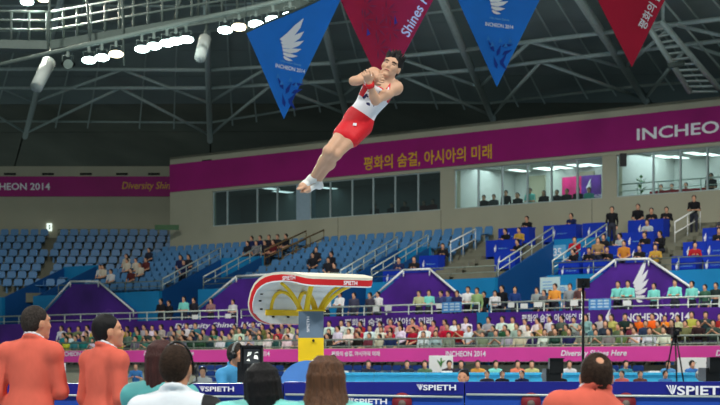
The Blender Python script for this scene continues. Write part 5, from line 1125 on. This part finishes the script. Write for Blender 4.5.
def fcoord(X):
    Q = (X - G['pelvis']); f = Q @ sp/(sp @ sp); x = Q @ R[:, 0]; y = Q @ R[:, 1]; return f, x, y
# singlet
tor = [inflate(q, .008) for q in MP[:4]] + [inflate(q, .008) for q in MP if q[0] == 'e' and abs(q[2][1]-.045) < 1e-4 and abs(q[2][0]-.078) < 1e-4] + [inflate(cap(G['neck']-sp*.02, G['sh'+s]+sp*.02, .052, .050, .05), .008) for s in 'LR']
def sclip(X):
    f, x, y = fcoord(X); ax_ = np.abs(x)
    neckline = np.where(ax_ < .065, .80 - .0*ax_, 2.0); arm = .146 - .09*np.clip((f-.72)/.3, 0, 1)
    return np.maximum.reduce([(f-neckline)*.5, (ax_-arm), (.02-f)*.5])
sm_ = sdf_mesh(tor, .0075, clip=sclip); so = link('singlet', sm_, None, gym)
for m in (mat('singlet_white', (232, 234, 238), .6, var=.04), mat('singlet_red', (206, 22, 40), .6, var=.05), mat('singlet_navy', (34, 36, 84), .6, var=.1)): sm_.materials.append(m)
n = len(sm_.polygons); ce_ = np.empty(n*3, np.float32); sm_.polygons.foreach_get('center', ce_); ce_ = ce_.reshape(-1, 3); f, x, y = fcoord(ce_)
mi = np.zeros(n, np.int32); ax_ = np.abs(x); arm = .146 - .09*np.clip((f-.72)/.3, 0, 1)
mi[(ax_ > arm-.014) & (f > .62)] = 1; mi[(y > 0) & (ax_ < .079) & (f > .775)] = 1
blot = np.sin(x*95+2)+np.sin(f*38+x*40)+.6*np.sin(f*70-x*60); em = (y > 0) & (f > .36) & (f < .60) & (x > -.06) & (x < .10)
mi[em & (blot > .5)] = 2; mi[(y > 0) & (f > .44) & (f < .66) & (x > .075) & (x < .135)] = 1; mi[(y > 0) & (np.abs(f-.70) < .025) & (x > -.11) & (x < -.03)] = 2
sm_.polygons.foreach_set('material_index', mi); sm_.update()
# shorts
shp = [inflate(ell(E_(.0), (.128, .100, .11), R, .06), .014), ell(E_(.13), (.122, .094, .07), R, .05)] + [inflate(cap(G['hip'+s], G['hip'+s] + (G['kn'+s]-G['hip'+s])*.42, .086, .080, .03), .010) for s in 'RL']
link('shorts', sdf_mesh(shp, .0085), mat('shorts_red', (212, 20, 34), .6, var=.06, bump=.3, bscale=14), gym)
e = E_(.0, .05, .13); polys_on([[(-.018, -.01), (.018, -.012), (.02, .012), (-.012, .014)]], Vector(G['hipR'] + np.array((.02, -.125, -.03), np.float32)), (1, 0, 0), UP, M_print, gym, 'shorts_badge', .004)
# socks: white half socks leaving the toes bare
for s in 'RL':
    c, d = G['an'+s], G['toe'+s]; k_ = G['kn'+s]
    link('sock', sdf_mesh([cap(c + (k_-c)*.06, c, .043, .043, .03), cap(c, c + (d-c)*.62, .043, .042, .03), ell(c + np.array((.028, .02, -.022), np.float32), (.039, .039, .039), None, .02)], .0075), M_white, gym)
# wrist bands
for s, m, a, b in (('L', M_vred, .80, 1.0), ('R', M_white, .70, 1.02)):
    A0 = G['el'+s] + (G['wr'+s]-G['el'+s])*a; B0 = G['el'+s] + (G['wr'+s]-G['el'+s])*b; link('wrist_band', tube_me([Vector(A0), Vector(B0)], .040, 16), m, gym)
# hair blown upwards
HRg = G['headR']; L = lambda x, y, z: G['head'] + HRg @ np.array((x, y, z), np.float32)*1.06
hp = hair_prims(G['head'], HRg, 'short', 1.07); rh = random.Random(4)
for k in range(46):
    a = rh.uniform(0, 2*math.pi); e = rh.uniform(.35, 1.4); d0 = np.array((math.cos(a)*math.cos(e)*.082, math.sin(a)*math.cos(e)*.098-.02, math.sin(e)*.095+.03)); 
    if d0[1] > .06 and d0[2] < .07: continue
    o_ = np.array((d0[0]*.25, d0[1]*.2, .03+.02*rh.random())); hp.append(cap(L(*d0), L(*(d0*1.02+o_)), .013, .004, .01))
link('hair', sdf_mesh(hp, .0075, cuts=[ell(L(0, .118, -.030), (.085, .092, .100), HRg, .02)] + [ell(L(q*.085, .02, -.04), (.025, .045, .05), HRg, .01) for q in (-1, 1)]), M_hb, gym)
for q in (-1, 1):
    link('eyebrow', tube_me([Vector(L(q*.016, .0895, .020)), Vector(L(q*.034, .088, .026)), Vector(L(q*.052, .076, .020))], .0045, 6), M_hb, gym)
    link('eye', tube_me([Vector(L(q*.022, .085, .002)), Vector(L(q*.045, .078, .002))], .006, 8, flat=.6), M_black, gym)
link('mouth', tube_me([Vector(L(-.022, .0885, -.063)), Vector(L(0, .094, -.061)), Vector(L(.022, .0885, -.063))], .005, 6), mat('lips', (150, 70, 66), .5), gym)
print('TRIS', sum(len(m.polygons)*2 for m in bpy.data.meshes))
